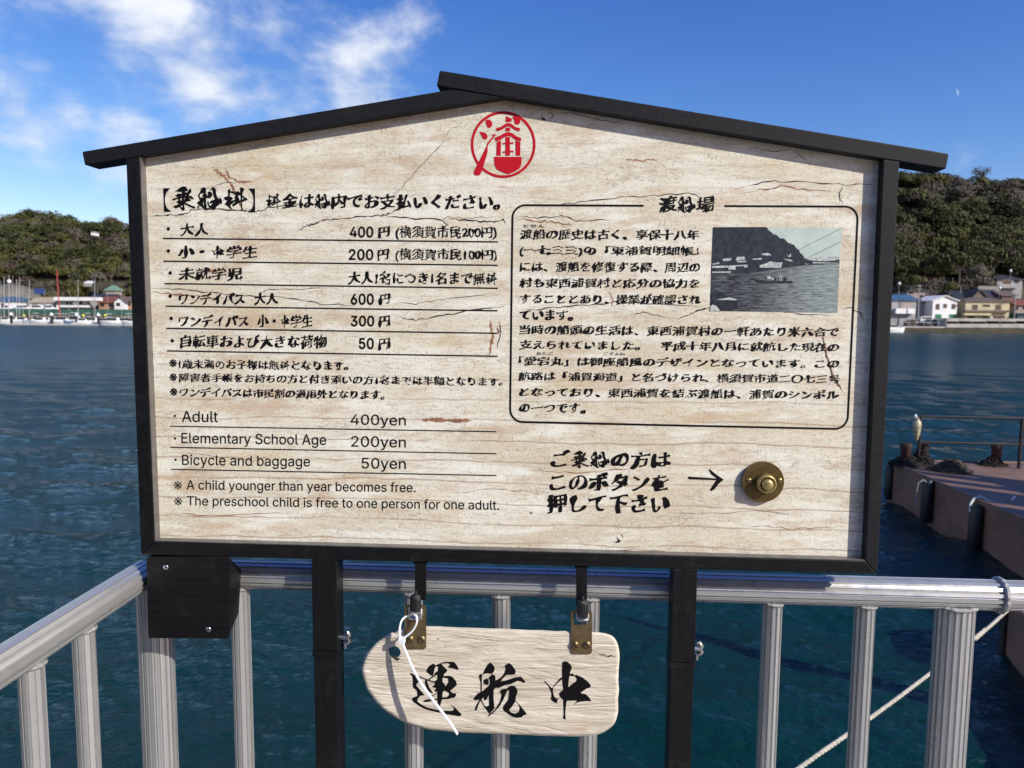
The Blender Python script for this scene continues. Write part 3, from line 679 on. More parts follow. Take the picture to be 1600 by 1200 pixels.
def textline(text, x0, x1, y0, y1, slope=.007, style='brush', amt=1.0, name='lettering', bold=0, e=INK, mat='ink', parent=None):
    own = []
    if style == 'brush':
        xx = 0; t2 = ''
        for ch in text:
            if ch in BR and (y1-y0 > 19 or ch in '中料'): own += custom(ch, xx); t2 += '　'
            else: t2 += ch
            xx += advance(ch)
        text = t2
    L = outline(text, style == 'sans') if text.strip('　') else []
    if style == 'brush': SEED[0] += 13.7; L = (brush(L, amt, SEED[0]) if L else [])+own
    elif bold:
        L2 = []
        for l, sg in zip(L, orient(L)):
            d = np.roll(l, -1, 0)-np.roll(l, 1, 0); d /= (np.linalg.norm(d, axis=1)[:, None]+1e-9)
            L2.append(l+np.stack([d[:, 1], -d[:, 0]], 1)*sg*bold)
        L = L2
    P = np.concatenate(L); mn, mx = P.min(0), P.max(0); m = MB()
    def mp_(x, y):
        fx = (x-mn[0])/(mx[0]-mn[0]); fy = (y-mn[1])/(mx[1]-mn[1]); px = x0+(x1-x0)*fx
        return onp(px, y1+(y0-y1)*fy+slope*(px-x0), e)
    fill(L, mp_, m)
    return obj(name, m, M[mat], parent or panel)
def line(x0, y0, x1, y1, w_, m):
    dx, dy = x1-x0, y1-y0; l = math.hypot(dx, dy); a, b = -dy/l*w_/2, dx/l*w_/2
    m.add([onp(x0+a, y0+b, INK), onp(x1+a, y1+b, INK), onp(x1-a, y1-b, INK), onp(x0-a, y0-b, INK)], [(0,1,2,3)])
def dot(x, y, r, m): m.poly([(x+r*math.cos(2*math.pi*k/14), y+r*math.sin(2*math.pi*k/14)) for k in range(14)], lambda a, b: onp(a, b, INK))
T = textline
# heading, brackets are drawn by hand: flat outer edge, hollow inner curve
m = MB()
m.poly([(255,294),(266,294),(260,301),(257.8,309),(258.2,318),(261,325),(267.5,331),(256.2,331)], lambda a, b: onp(a, b, INK))
obj('lettering', m, M['ink'], panel); m = MB()
m.poly([(388,294.5),(398.5,294.5),(398.8,331.8),(387.5,331.8),(394,325),(396,318),(396,309),(393.6,301)], lambda a, b: onp(a, b, INK))
obj('lettering', m, M['ink'], panel)
T('乗船料', 268.5, 387.5, 291, 329.5, .006); T('料金は船内でお支払いください。', 415.7, 781.9, 301.5, 326.5, .006, amt=1.0)
rows = [('大人',281.6,325.8,347.8,369.5,'400',546.3,583.6,353.6,371.2,'円',590.5,609.7,352.5,372.4,(263,357.6),(254.4,372.4,778,377.9)),
 ('小・中学生',277.3,402,382.6,404.3,'200',545,583.6,388.8,406.5,'円',589.8,608.6,388,407.6,(263,392),(255.5,408,778,414.5)),
 ('未就学児',279,379.5,417,438.8,None,0,0,0,0,None,0,0,0,0,(266,426.5),(257.3,443,778,450.4)),
 ('ワンデイパス',279,383,456.5,476,'600',548,584.3,458.4,476.3,'円',590.8,610.4,457.5,477,(266,462.7),(258.8,478.3,777.5,485.5)),
 ('ワンデイパス',279,389,491,510.5,'300',548,585,492.8,510.2,'円',590.8,610.4,492,512,(267.5,497.5),(259.9,513,777.5,520.7)),
 ('自転車および大きな荷物',281,511,522,545,'50',560.8,584.3,527.6,545.7,'円',590.8,610.4,527,547.5,(269.3,532.3),(261,548.2,777.5,556.6))]
ul = MB(); bl = MB()
for r_ in rows:
    T(*r_[0:5], .004)
    if r_[5]: T(*r_[5:10], .004, style='sans', bold=.022)
    if r_[10]: T(*r_[10:15], .004, amt=1.2)
    bl = MB(); ul = MB(); dot(*r_[15], 2.8, bl); line(*r_[16], 2.1, ul); obj('underline', ul, M['ink'], panel); obj('bullet', bl, M['ink'], panel)
T('大人', 397, 434.6, 457, 477, .004); T('小・中学生', 402, 488.2, 491, 512, .006)
T('(横須賀市民200円)', 618, 776.4, 351.8, 374.5, .006, amt=.8); T('(横須賀市民100円)', 618, 776.4, 387, 409, .006, amt=.8)
T('大人1名につき1名まで無料', 543.7, 777.2, 422.5, 445, .006)
T('1歳未満のお子様は無料となります。', 279, 544.4, 560, 577, .012)
T('障害者手帳をお持ちの方と付き添いの方1名までは半額となります。', 279.5, 785.5, 581.5, 597.5, .014, amt=.9)
T('ワンデイパスは市民割の適用外となります。', 280, 600.6, 604.5, 621, .014)
for x_, y_ in ((264.5,561),(264.8,583),(265.5,606)): T('※', x_, x_+12, y_, y_+12.5, .01, style='sans', bold=.012)
S = dict(style='sans', bold=.006)
for a in [('Adult',284.2,340.7,642,659.4,.010),('400yen',548,634.3,647,668,.016),('Elementary School Age',283.4,510,676,697,.013),('200yen',548.8,634.3,681,702.5,.016),
          ('Bicycle and baggage',284.5,484.6,710,731,.013),('50yen',565,634.3,715,736.5,.016),('A child younger than year becomes free.',291.5,649.6,749.5,769,.012),
          ('The preschool child is free to one person for one adult.',292.5,780,774.5,793.5,.0145)]: T(*a, **S)
T('※', 271.5, 284.5, 752, 764.5, .01, style='sans'); T('※', 272, 285, 777, 789.5, .01, style='sans')
for x, y in ((273.3,649.8),(273.6,685),(274.4,718.3)): bl = MB(); dot(x, y, 1.9, bl); obj('bullet', bl, M['ink'], panel)
for q in ((265.3,665.8,775.7,674.5),(266,698.8,775.7,709),(267,733.2,775.7,743)): ul = MB(); line(*q, 1.7, ul); obj('underline', ul, M['ink'], panel)
# text box
T('渡船場', 1029, 1117, 305, 333, .006, amt=1.15)
T('とせん', 818, 851, 350.5, 355.5, .006, amt=.4, )
for a in [('渡船の歴史は古く、享保十八年',812.3,1092.5,357.3,375,.004),('(一七三三)の「東浦賀明細帳」',812,1092,382.5,401,.004),('には、渡船を修復する際、周辺の',812,1094,408,425.5,.004),
          ('村も東西浦賀村と応分の協力を',811.3,1094,433,450.5,.004),('することとあり、操業が確認され',812,1095,458,475.5,.004),('ています。',812,896,483.5,501,.006),
          ('当時の船頭の生活は、東西浦賀村の一軒あたり米六合で',811.3,1311.8,506.5,523.5,.008),('支えられていました。　平成十年八月に就航した現在の',811.3,1312,530.5,547,.009),
          ('「愛宕丸」は御座船風のデザインとなっています。この',810,1311.8,555.5,572,.009),('航路は「浦賀海道」と名づけられ、横須賀市道二〇七三号',809.6,1312.5,579.5,595.5,.010),
          ('となっており、東西浦賀を結ぶ渡船は、浦賀のシンボル',811,1312,604,620.5,.010),('の一つです。',810.6,915.5,628.5,645.5,.012)]: T(*a)
T('あたご', 838, 865, 549.5, 554.5, .006, amt=.4); T('ござふね', 943, 977, 550, 555, .006, amt=.4)
m = MB()
def bxp(u, v):                              # bilinear in the box
    tl, tr, br, bl_ = (801,320.5), (1341,322.8), (1324,670.5), (797,659)
    return tuple((tl[i]*(1-u)+tr[i]*u)*(1-v)+(bl_[i]*(1-u)+br[i]*u)*v for i in (0, 1))
ru, rv = 20/535, 20/343
path = [(u, 0) for u in np.linspace(.379, ru, 6)] + [(ru-ru*math.sin(a), rv-rv*math.cos(a)) for a in np.linspace(0, math.pi/2, 9)[1:]] + [(0, 1-rv)]
path += [(ru-ru*math.cos(a), 1-rv+rv*math.sin(a)) for a in np.linspace(0, math.pi/2, 9)[1:]] + [(1-ru, 1)] + [(1-ru+ru*math.sin(a), 1-rv+rv*math.cos(a)) for a in np.linspace(0, math.pi/2, 9)[1:]]
path += [(1, rv)] + [(1-ru+ru*math.cos(a), rv-rv*math.sin(a)) for a in np.linspace(0, math.pi/2, 9)[1:]] + [(.613, 0)]
P = [bxp(*p) for p in path]; Lp = []; Up = []
for i, p in enumerate(P):
    q = P[min(i+1, len(P)-1)]; o = P[max(i-1, 0)]; dx, dy = q[0]-o[0], q[1]-o[1]; l = math.hypot(dx, dy)
    Lp.append(onp(p[0]-dy/l*1.55, p[1]+dx/l*1.55, INK)); Up.append(onp(p[0]+dy/l*1.55, p[1]-dx/l*1.55, INK))
n = len(P); m.add(Lp+Up, [(i, n+i, n+i+1, i+1) for i in range(n-1)])
obj('text_border', m, M['ink'], panel)
T('ご乗船の方は', 859.8, 1049, 702, 733, .006, amt=1.1); T('このボタンを', 858.6, 1046, 737, 767, .006, amt=1.1); T('押して下さい', 854.8, 1047.3, 771, 803, .006, amt=1.1)
m = MB(); m.poly([(1075,744.6),(1076,748.8),(1100,749.6),(1119,750.3),(1109.5,765),(1111,767.5),(1116,765),(1122,757),(1130.8,749.3),(1118,740.5),(1108.5,732.5),(1107.8,735),(1111,741),(1120,747.6),(1100,746.2)], lambda a, b: onp(a, b, INK))
obj('arrow', m, M['ink'], panel)
# --- old photograph printed on the panel
PX = lambda x, y: (1100+x/6.667, 340+y/6.667)
def pm(e): return lambda x, y: onp(1100+x/6.667, 340+y/6.667, INK*e)
def pmat(name, c1, c2, sc_, sx=1, sz=1):
    b = NB(name); f = b.noise(b.co(scale=(sx,1,sz)), sc_, 6, .7); b.set(color=b.mix(b.rng(f, .38, .66), c1, c2), rough=.4, spec=.35); return b.m
b = NB('photo_water'); v1 = b.noise(b.co(scale=(60,1,420)), 1.0, 5, .7); sx_ = b.n('ShaderNodeSeparateXYZ', {0: b.co()})
cx = onp(1215, 420)
gx = b.rng(sx_.outputs[0], float(onp(1150,440).x-base_pt.x), float(onp(1300,440).x-base_pt.x))
c_ = b.mix(gx, b.mix(b.rng(v1, .42, .62), (.022,.024,.032), (.125,.135,.15)), b.mix(b.rng(v1, .35, .62), (.15,.18,.18), (.33,.385,.37)))
b.set(color=c_, rough=.4, spec=.35); M['ph_water'] = b.m
m = MB(); m.poly([(75,575),(420,575),(560,555),(800,530),(1050,495),(1412,480),(1390,992),(62,972)], pm(1)); ph = obj('printed_photo', m, M['ph_water'], panel, label='old blue-grey photograph of a harbour with a rowed ferry')
m = MB(); m.poly([(650,100),(1440,110),(1413,480),(1050,500),(990,470)], pm(1)); obj('photo_sky', m, pmat('photo_sky', (.46,.56,.50), (.56,.65,.58), 40), panel)
m = MB(); rd = random.Random(3)
top_e = [(650,100),(685,150),(735,180),(790,210),(830,225),(880,260),(930,285),(965,320),(1000,365),(1040,410),(1080,440)]
te = []
for a, b2 in zip(top_e[:-1], top_e[1:]):
    for k in range(5): te.append((a[0]+(b2[0]-a[0])*k/5+rd.uniform(-6,6), a[1]+(b2[1]-a[1])*k/5+rd.uniform(-12,6)))
m.poly([(95,100)]+te+[(1080,440),(1412,432),(1410,480),(1050,497),(800,530),(560,560),(420,580),(75,580)], pm(1.5)); obj('photo_hill', m, pmat('photo_hill', (.020,.026,.036), (.042,.052,.064), 160), panel)
m = MB()
for q in [[(190,430),(285,420),(285,445),(200,455)],[(340,410),(420,405),(432,440),(330,445)],[(345,450),(440,452),(440,465),(345,465)],[(85,505),(250,500),(250,522),(85,525)],[(255,500),(455,490),(455,520),(420,520),(420,505),(330,510),(330,540),(255,545)],
          [(85,562),(280,560),(280,575),(85,577)],[(590,380),(650,368),(690,375),(700,397),(620,392)],[(580,495),(640,480),(690,455),(770,470),(820,465),(800,525),(580,520)],[(500,430),(600,420),(610,435),(520,440)],[(860,375),(880,400),(905,370),(905,405),(880,412)],
          [(1090,425),(1200,410),(1400,405),(1410,425),(1380,445),(1250,455),(1100,445)],[(830,430),(900,435),(930,458),(880,452)],[(1050,480),(1100,482),(1060,490)],[(1130,462),(1290,468),(1400,470),(1400,477),(1130,476)],[(85,480),(160,465),(160,480),(90,492)]]:
    m.poly(q, pm(2))
m.poly([(62,930),(90,905),(130,920),(170,972),(62,972)], pm(2.4)); m.poly([(125,855),(260,832),(345,850),(340,862),(200,858)], pm(2.4))
m.poly([(702,625),(730,625),(728,650),(706,650)], pm(3)); m.poly([(785,610),(805,608),(808,655),(782,655)], pm(3)); m.poly([(660,608),(690,606),(708,630),(695,645),(665,640),(652,622)], pm(2.8))
obj('photo_highlight', m, pmat('photo_highlight', (.30,.33,.32), (.64,.68,.64), 300), panel)['kind'] = 'stuff'
m = MB()
m.poly([(70,790),(130,780),(240,800),(250,835),(350,850),(352,950),(170,968),(120,915),(70,905)], pm(2.1)); m.poly([(475,628),(560,648),(700,662),(920,660),(922,682),(560,682),(530,655)], pm(2.5))
m.poly([(735,630),(755,630),(755,655),(735,655)], pm(2.7)); m.poly([(838,622),(858,622),(862,655),(835,655)], pm(2.7)); m.poly([(792,622),(802,622),(802,645),(792,645)], pm(3.4))
for (x0, y0, x1, y1) in ((990,332,1438,108),(1075,420,1428,250)): m.poly([(x0,y0),(x1,y1-2),(x1,y1+2),(x0,y0+4)], pm(2.2))
for k in range(26):
    x = rd.uniform(380,1300); y = rd.uniform(700,960); l = rd.uniform(20,90); m.poly([(x,y),(x+l,y+rd.uniform(2,9)),(x+l*.6,y+7),(x+5,y+5)], pm(1.6))
obj('photo_shadow', m, pmat('photo_shadow', (.018,.02,.028), (.04,.045,.055), 200), panel)['kind'] = 'stuff'

# --- push button
bc = onp(1190.5, 751.5, 0.0); rp = (onp(1223,751)-onp(1158,751)).length/2
m = MB(); m.lathe(bc, [(rp, .0002), (rp, .0066), (rp*.985, .0076), (.001, .0078)], SN, 64, smooth=False)
pb = obj('push_button', m, M['brass'], sign, label='round aged brass bell push')
bo = bc + SR*.0022 - Vector((0,0,.0005))
m = MB(); m.lathe(bo, [(.0138,.0080),(.0136,.0165),(.0130,.0195),(.0114,.0210),(.0098,.0200),(.0092,.012)], SN, 40); obj('bezel', m, M['brass_bright'], pb)
m = MB(); m.lathe(bo, [(.0082,.0085),(.0082,.0222),(.0074,.0242),(.0050,.0255),(.0005,.0260)], SN, 40); obj('button', m, M['brass_bright'], pb)
def screw(p, r, parent, mat, depth=.0022, ang=.3, cross=False):
    m = MB(); m.lathe(p, [(r,0),(r*1.0,depth*.35),(r*.86,depth*.75),(r*.5,depth),(.0001,depth*1.05)], SN, 20)
    s_ = obj('screw', m, mat, parent)
    m = MB(); V_ = Vector((0,0,1)); a = SR*math.cos(ang)+V_*math.sin(ang); b_ = V_*math.cos(ang)-SR*math.sin(ang)
    m.obox(p+SN*(depth*.95), a*r*.9, SN*.0004, b_*r*.15)
    if cross: m.obox(p+SN*(depth*.95), b_*r*.85, SN*.0003, a*r*.12)
    return s_, m
for x in (1170.5, 1218):
    s_, sl = screw(onp(x, 750.5, .0072), .0036, pb, M['brass_bright']); obj('screw_slot', sl, M['black_frame'], pb)
# --- junction box under the left corner
jb_f = [(232,997),(357.5,998),(360,871),(228.5,870)]
m = MB(); n0 = .0; D_ = .040
fr = [onb(x, y, n0) for x, y in [(233,997.5),(231.6,996),(228.3,873),(230.5,869.8),(357,870.3),(360,873),(358,995),(356,998)]]
m.prism(fr, -SN*.0025)
bx = obj('junction_box', m, M['black_bar'], sign, bevel=.0008)
m = MB()
F0 = [onb(x, y, n0-.0025) for x, y in [(234,996),(356,996.5),(358.5,872),(231,871.5)]]
vz = Vector((0,0,1)); B0 = [F0[0]-SN*D_+vz*.022, F0[1]-SN*D_+vz*.022, F0[2]-SN*D_-vz*.032, F0[3]-SN*D_-vz*.032]
m.hexa([F0[0],F0[1],F0[2],F0[3],B0[0],B0[1],B0[2],B0[3]]); obj('box_body', m, M['black_frame'], bx)
m = MB(); m.obox(onb(296,876,-.02), SR*.055, SN*.012, vz*.012); obj('mounting_block', m, M['black_frame'], bx)
for x, y in ((259,886.5),(325.5,983.5)):
    s_, sl = screw(onb(x, y, n0), .0042, bx, M['steel'], .0016); obj('screw_slot', sl, M['black_frame'], bx)
# --- supports and hanging straps
def post_at(xl, xr, xb, nm='support_post'):
    a, b_ = onb(xl, 873 + (xl-485)*.027, 0), onb(xr, 873+(xl-485)*.027, 0)
    c, d = onb(xl, 1017, 0), onb(xr, 1017, 0)
    zt = a.z; wx = (b_-a).length
    m = MB(); ctr = (a+b_)/2; h = (zt-1.9)
    zt2 = onb(500, 1017, 0).z
    m.obox(Vector((ctr.x, ctr.y, (zt+zt2)/2))-SN*(TD/2), SR*(wx/2), SN*(TD/2), Vector((0,0,(zt-zt2)/2-.0002)))
    p = obj(nm, m, M['black_frame'], sign, bevel=.001)
    m = MB(); zb = 2.5
    m.obox(Vector((ctr.x, ctr.y, (zt2+zb)/2))-SN*(TD/2+.0004), SR*(wx/2-.0008), SN*(TD/2), Vector((0,0,(zt2-.0085-zb)/2)))
    obj('lower_tube', m, M['black_frame'], p, bevel=.001)
    m = MB(); m.obox(Vector((ctr.x, ctr.y, zt2-.0045))-SN*(TD/2), SR*(wx/2+.0012), SN*(TD/2+.0014), Vector((0,0,.0046))); obj('joint_sleeve', m, M['black_frame'], p, bevel=.0008)
    return p, ctr, wx, zt2
for xl, xr in ((486.3,525.5),(1052,1090)):
    p, ctr, wx, zt2 = post_at(xl, xr, 0)
    m = MB(); q = Vector((ctr.x, ctr.y, zt2+.014))+SR*(wx/2+.004)-SN*.018
    m.tube([q-SR*.006, q+SR*.010], .004, 10); m.tube([q+SR*.005+vz*.009, q+SR*.0085+vz*.004, q+SR*.007-vz*.0, q+SR*.0085-vz*.004, q+SR*.005-vz*.009], [.0038,.005,.003,.005,.0038], 8)
    m.tube([q+SR*.002-vz*.008, q+SR*.002-vz*.017], .0032, 8); obj('wing_nut', m, M['steel'], p)
for x0, x1, y0, y1 in ((648,665.5,877.4,938),(900.3,917.3,884.2,946)):
    m = MB(); n_ = -.004
    m.prism([onb(x0,y1,n_), onb(x1,y1,n_), onb(x1+3.5,y0+.4,n_), onb(x0-3.5,y0+.2,n_)][:0] or [onb(x0,y1,n_), onb(x1,y1,n_), onb(x1,y0+6,n_), onb(x1+3,y0+1.2,n_), onb(x0-3,y0+.9,n_), onb(x0,y0+6,n_)], -SN*.006)
    obj('hanging_strap', m, M['black_frame'], sign, bevel=.0006)

# ================================================================== HANGING PLAQUE
pq0 = onb(766, 1150, 0)
plq = thing('hanging_plaque', 'pale driftwood plaque with three black brush characters hanging below the board', 'plaque', pq0)
OUT = [(565,1054),(565.5,1040),(570,1026),(580,1012),(598,997),(612,987),(616,990),(625,982),(660,977.5),(700,979.5),(800,983),(880,986),(935,987.5),(953,991),(964,1001),(968,1015),(967.5,1040),(966,1065),(967.5,1080),(965.5,1100),(966,1115),(960,1131),(947,1143),(925,1149.5),(880,1150.5),(780,1147),(700,1143),(660,1139),(625,1126),(595,1106),(575,1082)]
OUTs = smoothloop(OUT, 2); 
OUTs = [(x+noise.noise(Vector((x*.05,y*.05,1)))*1.2, y+noise.noise(Vector((x*.05,y*.05,7)))*1.2) for x, y in OUTs]
HOLE = [(616+10.5*math.cos(2*math.pi*k/20)+random.uniform(-.6,.6), 1019+9.5*math.sin(2*math.pi*k/20)+random.uniform(-.6,.6)) for k in range(20)]
cxp, cyp = 768, 1064
def shrink(P, d):
    n = len(P); Q = []
    for i in range(n):
        a, b_ = P[(i-2) % n], P[(i+2) % n]; dx, dy = b_[0]-a[0], b_[1]-a[1]; l = math.hypot(dx, dy); nx_, ny_ = -dy/l, dx/l
        if (P[i][0]+nx_-cxp)**2+(P[i][1]+ny_-cyp)**2 > (P[i][0]-cxp)**2+(P[i][1]-cyp)**2: nx_, ny_ = -nx_, -ny_
        Q.append((P[i][0]+nx_*d, P[i][1]+ny_*d))
    return Q
PT, PBK = .004, -.013
m = MB(); O2 = shrink(OUTs, 2.2); O3 = shrink(OUTs, 4.6); n = len(OUTs)
m.poly(O3, lambda x, y: onb(x, y, PT), [HOLE[::-1]])
def ringf(A, na, B, nb, mi=0): 
    k = len(A); m.add([onb(x, y, na) for x, y in A]+[onb(x, y, nb) for x, y in B], [(i, k+i, k+(i+1) % k, (i+1) % k) for i in range(k)], mi, True)
ringf(O3, PT, O2, PT-.0008); ringf(O2, PT-.0008, OUTs, PT-.0038); ringf(OUTs, PT-.0038, OUTs, PBK+.002, 1)
HB = [(x+.8, y-.8) for x, y in HOLE]
ringf(HOLE, PT, HB, PBK+.002, 1)
m.poly(OUTs[::-1], lambda x, y: onb(x, y, PBK+.002), [HB], 1)
brd = obj('board', m, [M['drift'], M['drift_edge']], plq)
for (ox, oy), s_, polys in GL:
    m = MB()
    for i, (po, ho) in enumerate(polys):
        m.poly(po, lambda x, y, i=i: onb(ox+x/s_, oy+y/s_, PT+.0003+i*.00003), ho)
    obj('character', m, M['ink'], brd)
m = MB(); add_ribbon(m, [(934,1022),(945,1024),(965,1026)], 1.0, e=0, mapf=lambda x, y, e: onb(x, y, PT+.0002), seed=4); add_ribbon(m, [(610,1024),(618,1028),(625,1031)], 2.6, mapf=lambda x, y, e: onb(x, y, PT+.0002), seed=5); add_ribbon(m, [(620,1028),(621,1033)], 1.6, mapf=lambda x, y, e: onb(x, y, PT+.0002), seed=6); add_ribbon(m, [(682,998),(687,1000)], 1.4, mapf=lambda x, y, e: onb(x, y, PT+.0002), seed=8)
obj('split', m, M['crack'], brd)
def bracket(x0, x1, y0, y1, hx0, hx1, hy0, hy1, sy, sxs):
    m = MB(); c_ = 3.0; N0, N1 = PT+.0003, PT+.0019
    o_ = [(x0+c_,y0),(x1-c_,y0),(x1,y0+c_),(x1,y1-c_),(x1-c_,y1),(x0+c_,y1),(x0,y1-c_),(x0,y0+c_)]; h_ = [(hx0,hy0),(hx1,hy0),(hx1,hy1),(hx0,hy1)]
    m.poly(o_, lambda x, y: onb(x, y, N1), [h_[::-1]]); m.poly(o_, lambda x, y: onb(x, y, N0), [h_[::-1]])
    for L_ in (o_, h_):
        k = len(L_); m.add([onb(x, y, N1) for x, y in L_]+[onb(x, y, N0) for x, y in L_], [(i, k+i, k+(i+1) % k, (i+1) % k) for i in range(k)])
    br_ = obj('brass_bracket', m, M['brass_plate'], plq)
    for sx in sxs:
        s_, sl = screw(onb(sx, sy, N1), .0056, br_, M['brass_plate'], .0036, -.8); obj('screw_slot', sl, M['black_frame'], br_)
bracket(892.2,925,953.7,1022,897,918.6,957.5,976,1006.8,(898.4,917.2))
bracket(632,666,945,1014.5,637,660,949,968,998,(641,659))
def hook(xa, xb, ya, yb, silver, label):
    p = onb((xa+xb)/2, yb, .004); t = thing('snap_hook', label, 'snap hook', p, 'snap hooks holding the plaque')
    w_ = (onb(xb,ya)-onb(xa,ya)).length/2; hgt = (onb(xa,ya)-onb(xa,yb)).length
    m = MB(); V = []
    c = onb((xa+xb)/2, (ya+yb)/2, .007)
    pr = [(math.copysign(abs(math.cos(a))**.8, math.cos(a)), math.copysign(abs(math.sin(a))**.8, math.sin(a))) for a in np.linspace(0, 2*math.pi, 21)[:-1]]
    hs_ = np.linspace(-1, 1, 11)
    for h_ in hs_:
        k = (1-abs(h_)**5)**.5*.98+.02 if h_ > 0 else (1-abs(h_)**12)**.5*.95+.05
        for a, b_ in pr: V.append(c+SR*(a*w_*k)+SN*(b_*.0065*k)+vz*(h_*hgt/2))
    F = [(i*20+k, i*20+(k+1) % 20, (i+1)*20+(k+1) % 20, (i+1)*20+k) for i in range(10) for k in range(20)]+[tuple(range(19,-1,-1)), tuple(range(200,220))]
    m.add(V, F, 0, True); obj('rubber_sleeve', m, M['rubber'], t)
    m = MB(); z_ = onb(xa, yb).z
    lp = [onb(xa+1, yb-6, .004), onb(xa+.4, yb+3, .006), onb(xa+2.5, yb+silver, .007), onb(xb-2.5, yb+silver, .007), onb(xb-.4, yb+3, .006), onb(xb-1, yb-6, .004)]
    m.tube(lp, .0024 if silver < 6 else .0042, 10); m.tube([onb((xa+xb)/2, ya+2, 0), onb((xa+xb)/2, ya-3, -.006)], .002, 8)
    m.tube([onb((xa+xb)/2+a, yb-2+b_, .008 if silver > 6 else .002) for a, b_ in ((-w_*700,-2),(-w_*900,4),(0,silver),(w_*900,4),(w_*700,-2))], .0016, 8)
    obj('metal_loop', m, M['steel'], t); return t
hook(640.6,658,927,957,8,'black and silver snap hook with the white cable tie through it')
hook(901.5,919.5,935.5,964.5,4,'black snap hook of the right hand brass bracket')
# cable tie
m = MB()
def strip(pts, wv, th_, m):      # flat strip: width along the view axis
    P = [Vector(p) for p in pts]; n = len(P); V = []
    for i, p in enumerate(P):
        t = (P[min(i+1,n-1)]-P[max(i-1,0)]).normalized(); b_ = t.cross(SN).normalized()
        for a, c in ((-1,-1),(1,-1),(1,1),(-1,1)): V.append(p+b_*a*th_/2+SN*c*wv/2)
    F = [(i*4+k, i*4+(k+1) % 4, (i+1)*4+(k+1) % 4, (i+1)*4+k) for i in range(n-1) for k in range(4)]+[(3,2,1,0),((n-1)*4,(n-1)*4+1,(n-1)*4+2,(n-1)*4+3)]
    m.add(V, F)
def bez(P, n=24):                # Catmull-Rom through points
    P = [P[0]]+list(P)+[P[-1]]; o_ = []
    for i in range(1, len(P)-2):
        for k in range(n//4+1):
            t = k/(n//4+1); a, b_, c, d = (np.array(P[i+j]) for j in (-1,0,1,2))
            o_.append(tuple(.5*((2*b_)+(-a+c)*t+(2*a-5*b_+4*c-d)*t*t+(-a+3*b_-3*c+d)*t**3)))
    return o_+[tuple(P[-2])]
def tie(P, wv=.0050, th_=.0025): strip([onb(x, y, n_) for x, y, n_ in bez(P)], wv, th_, m)
tie([(646,960,.012),(651,964,.016),(651,974,.018),(645,985,.019),(636,993,.020),(629,998,.021)])
tie([(643,961,.004),(634,963,.006),(627.5,970,.012),(625,980,.016),(624.5,990,.019),(626,998,.021)])
tie([(628,998,.021),(631,1010,.024),(637,1025,.028),(648,1050,.033),(664,1077,.040),(685,1105,.047),(703,1129,.053),(715,1147,.056)])
m.obox(onb(628,1000,.021), SR*.0048, SN*.004, vz*.0042)
tz = obj('cable_tie', m, M['nylon'], None, loc=onb(628,1000,.02), bevel=.0005); top(tz, 'white plastic cable tie on the left hook, long tail hanging over the plaque', 'cable tie')

# ================================================================== RAILING
RN = -.0635; RR = .0226
ra, rb_ = onb(400, 897.5, RN), onb(1500, 928, RN); rd_ = (rb_-ra).normalized()
zr = (ra.z+rb_.z)/2
def flute(n, depth=.055, gw=.34):
    P = []
    for k in range(n):
        for f, d in ((0,0),(.30,0.012),(.60,0),(.64,depth),(.68+gw*.2,depth*1.25),(1-.05,depth)): 
            th = 2*math.pi*(k+f)/n; P.append(((1-d)*math.cos(th), (1-d)*math.sin(th)))
    return P
FL = flute(16, .13); FLB = flute(12, .15)
corner = ra + rd_*((onb(232, 893, RN)-ra).dot(rd_))
rail_root = thing('railing', 'silver fluted aluminium handrail with welded balusters along the pier edge', 'railing', (corner.x, corner.y, 2.5))
rend = rb_+rd_*1.2
m = MB(); m.tube([corner-rd_*.002, rb_+rd_*.056], RR, prof=FL, smooth=False); obj('top_rail', m, M['alu'], rail_root)
m = MB(); m.tube([rb_+rd_*.0565, rend], RR*.985, prof=FL, smooth=False); obj('top_rail', m, M['alu'], rail_root)
l0 = onz(0, 1046, corner.z); l1 = onz(120, 968.5, corner.z)
ld = (l0-l1).normalized(); ld.z = 0; ld.normalize()
lend = corner + ld*2.2
m = MB(); m.tube([corner+ld*.012, lend], RR, prof=FL, smooth=False); obj('top_rail', m, M['alu'], rail_root)
def bead(c, ax, r, tr, n=26, lumps=11, arc=1.0, start=0.0, seed=0):
    m = MB(); ax = ax.normalized(); a = Vector((0,0,1)) if abs(ax.z) < .9 else Vector((0,-1,0)); a = (a-ax*a.dot(ax)).normalized(); b_ = ax.cross(a); P = []; Rr = []
    rd2 = random.Random(seed)
    N_ = lumps*5
    for k in range(N_+1):
        th = start+2*math.pi*arc*k/N_; P.append(c+(a*math.cos(th)+b_*math.sin(th))*r+ax*rd2.uniform(-.0004,.0004)); Rr.append(tr*(.84+.26*abs(math.sin(k/5*math.pi)))*rd2.uniform(.9,1.1))
    m.tube(P, Rr, 8, caps=False); return m
cb_ = rb_+rd_*.0562
obj('weld_bead', bead(cb_, rd_+Vector((0,.0,-.05)), RR+.0006, .0042, lumps=16, seed=3), M['weld'], rail_root)
BR = .0148
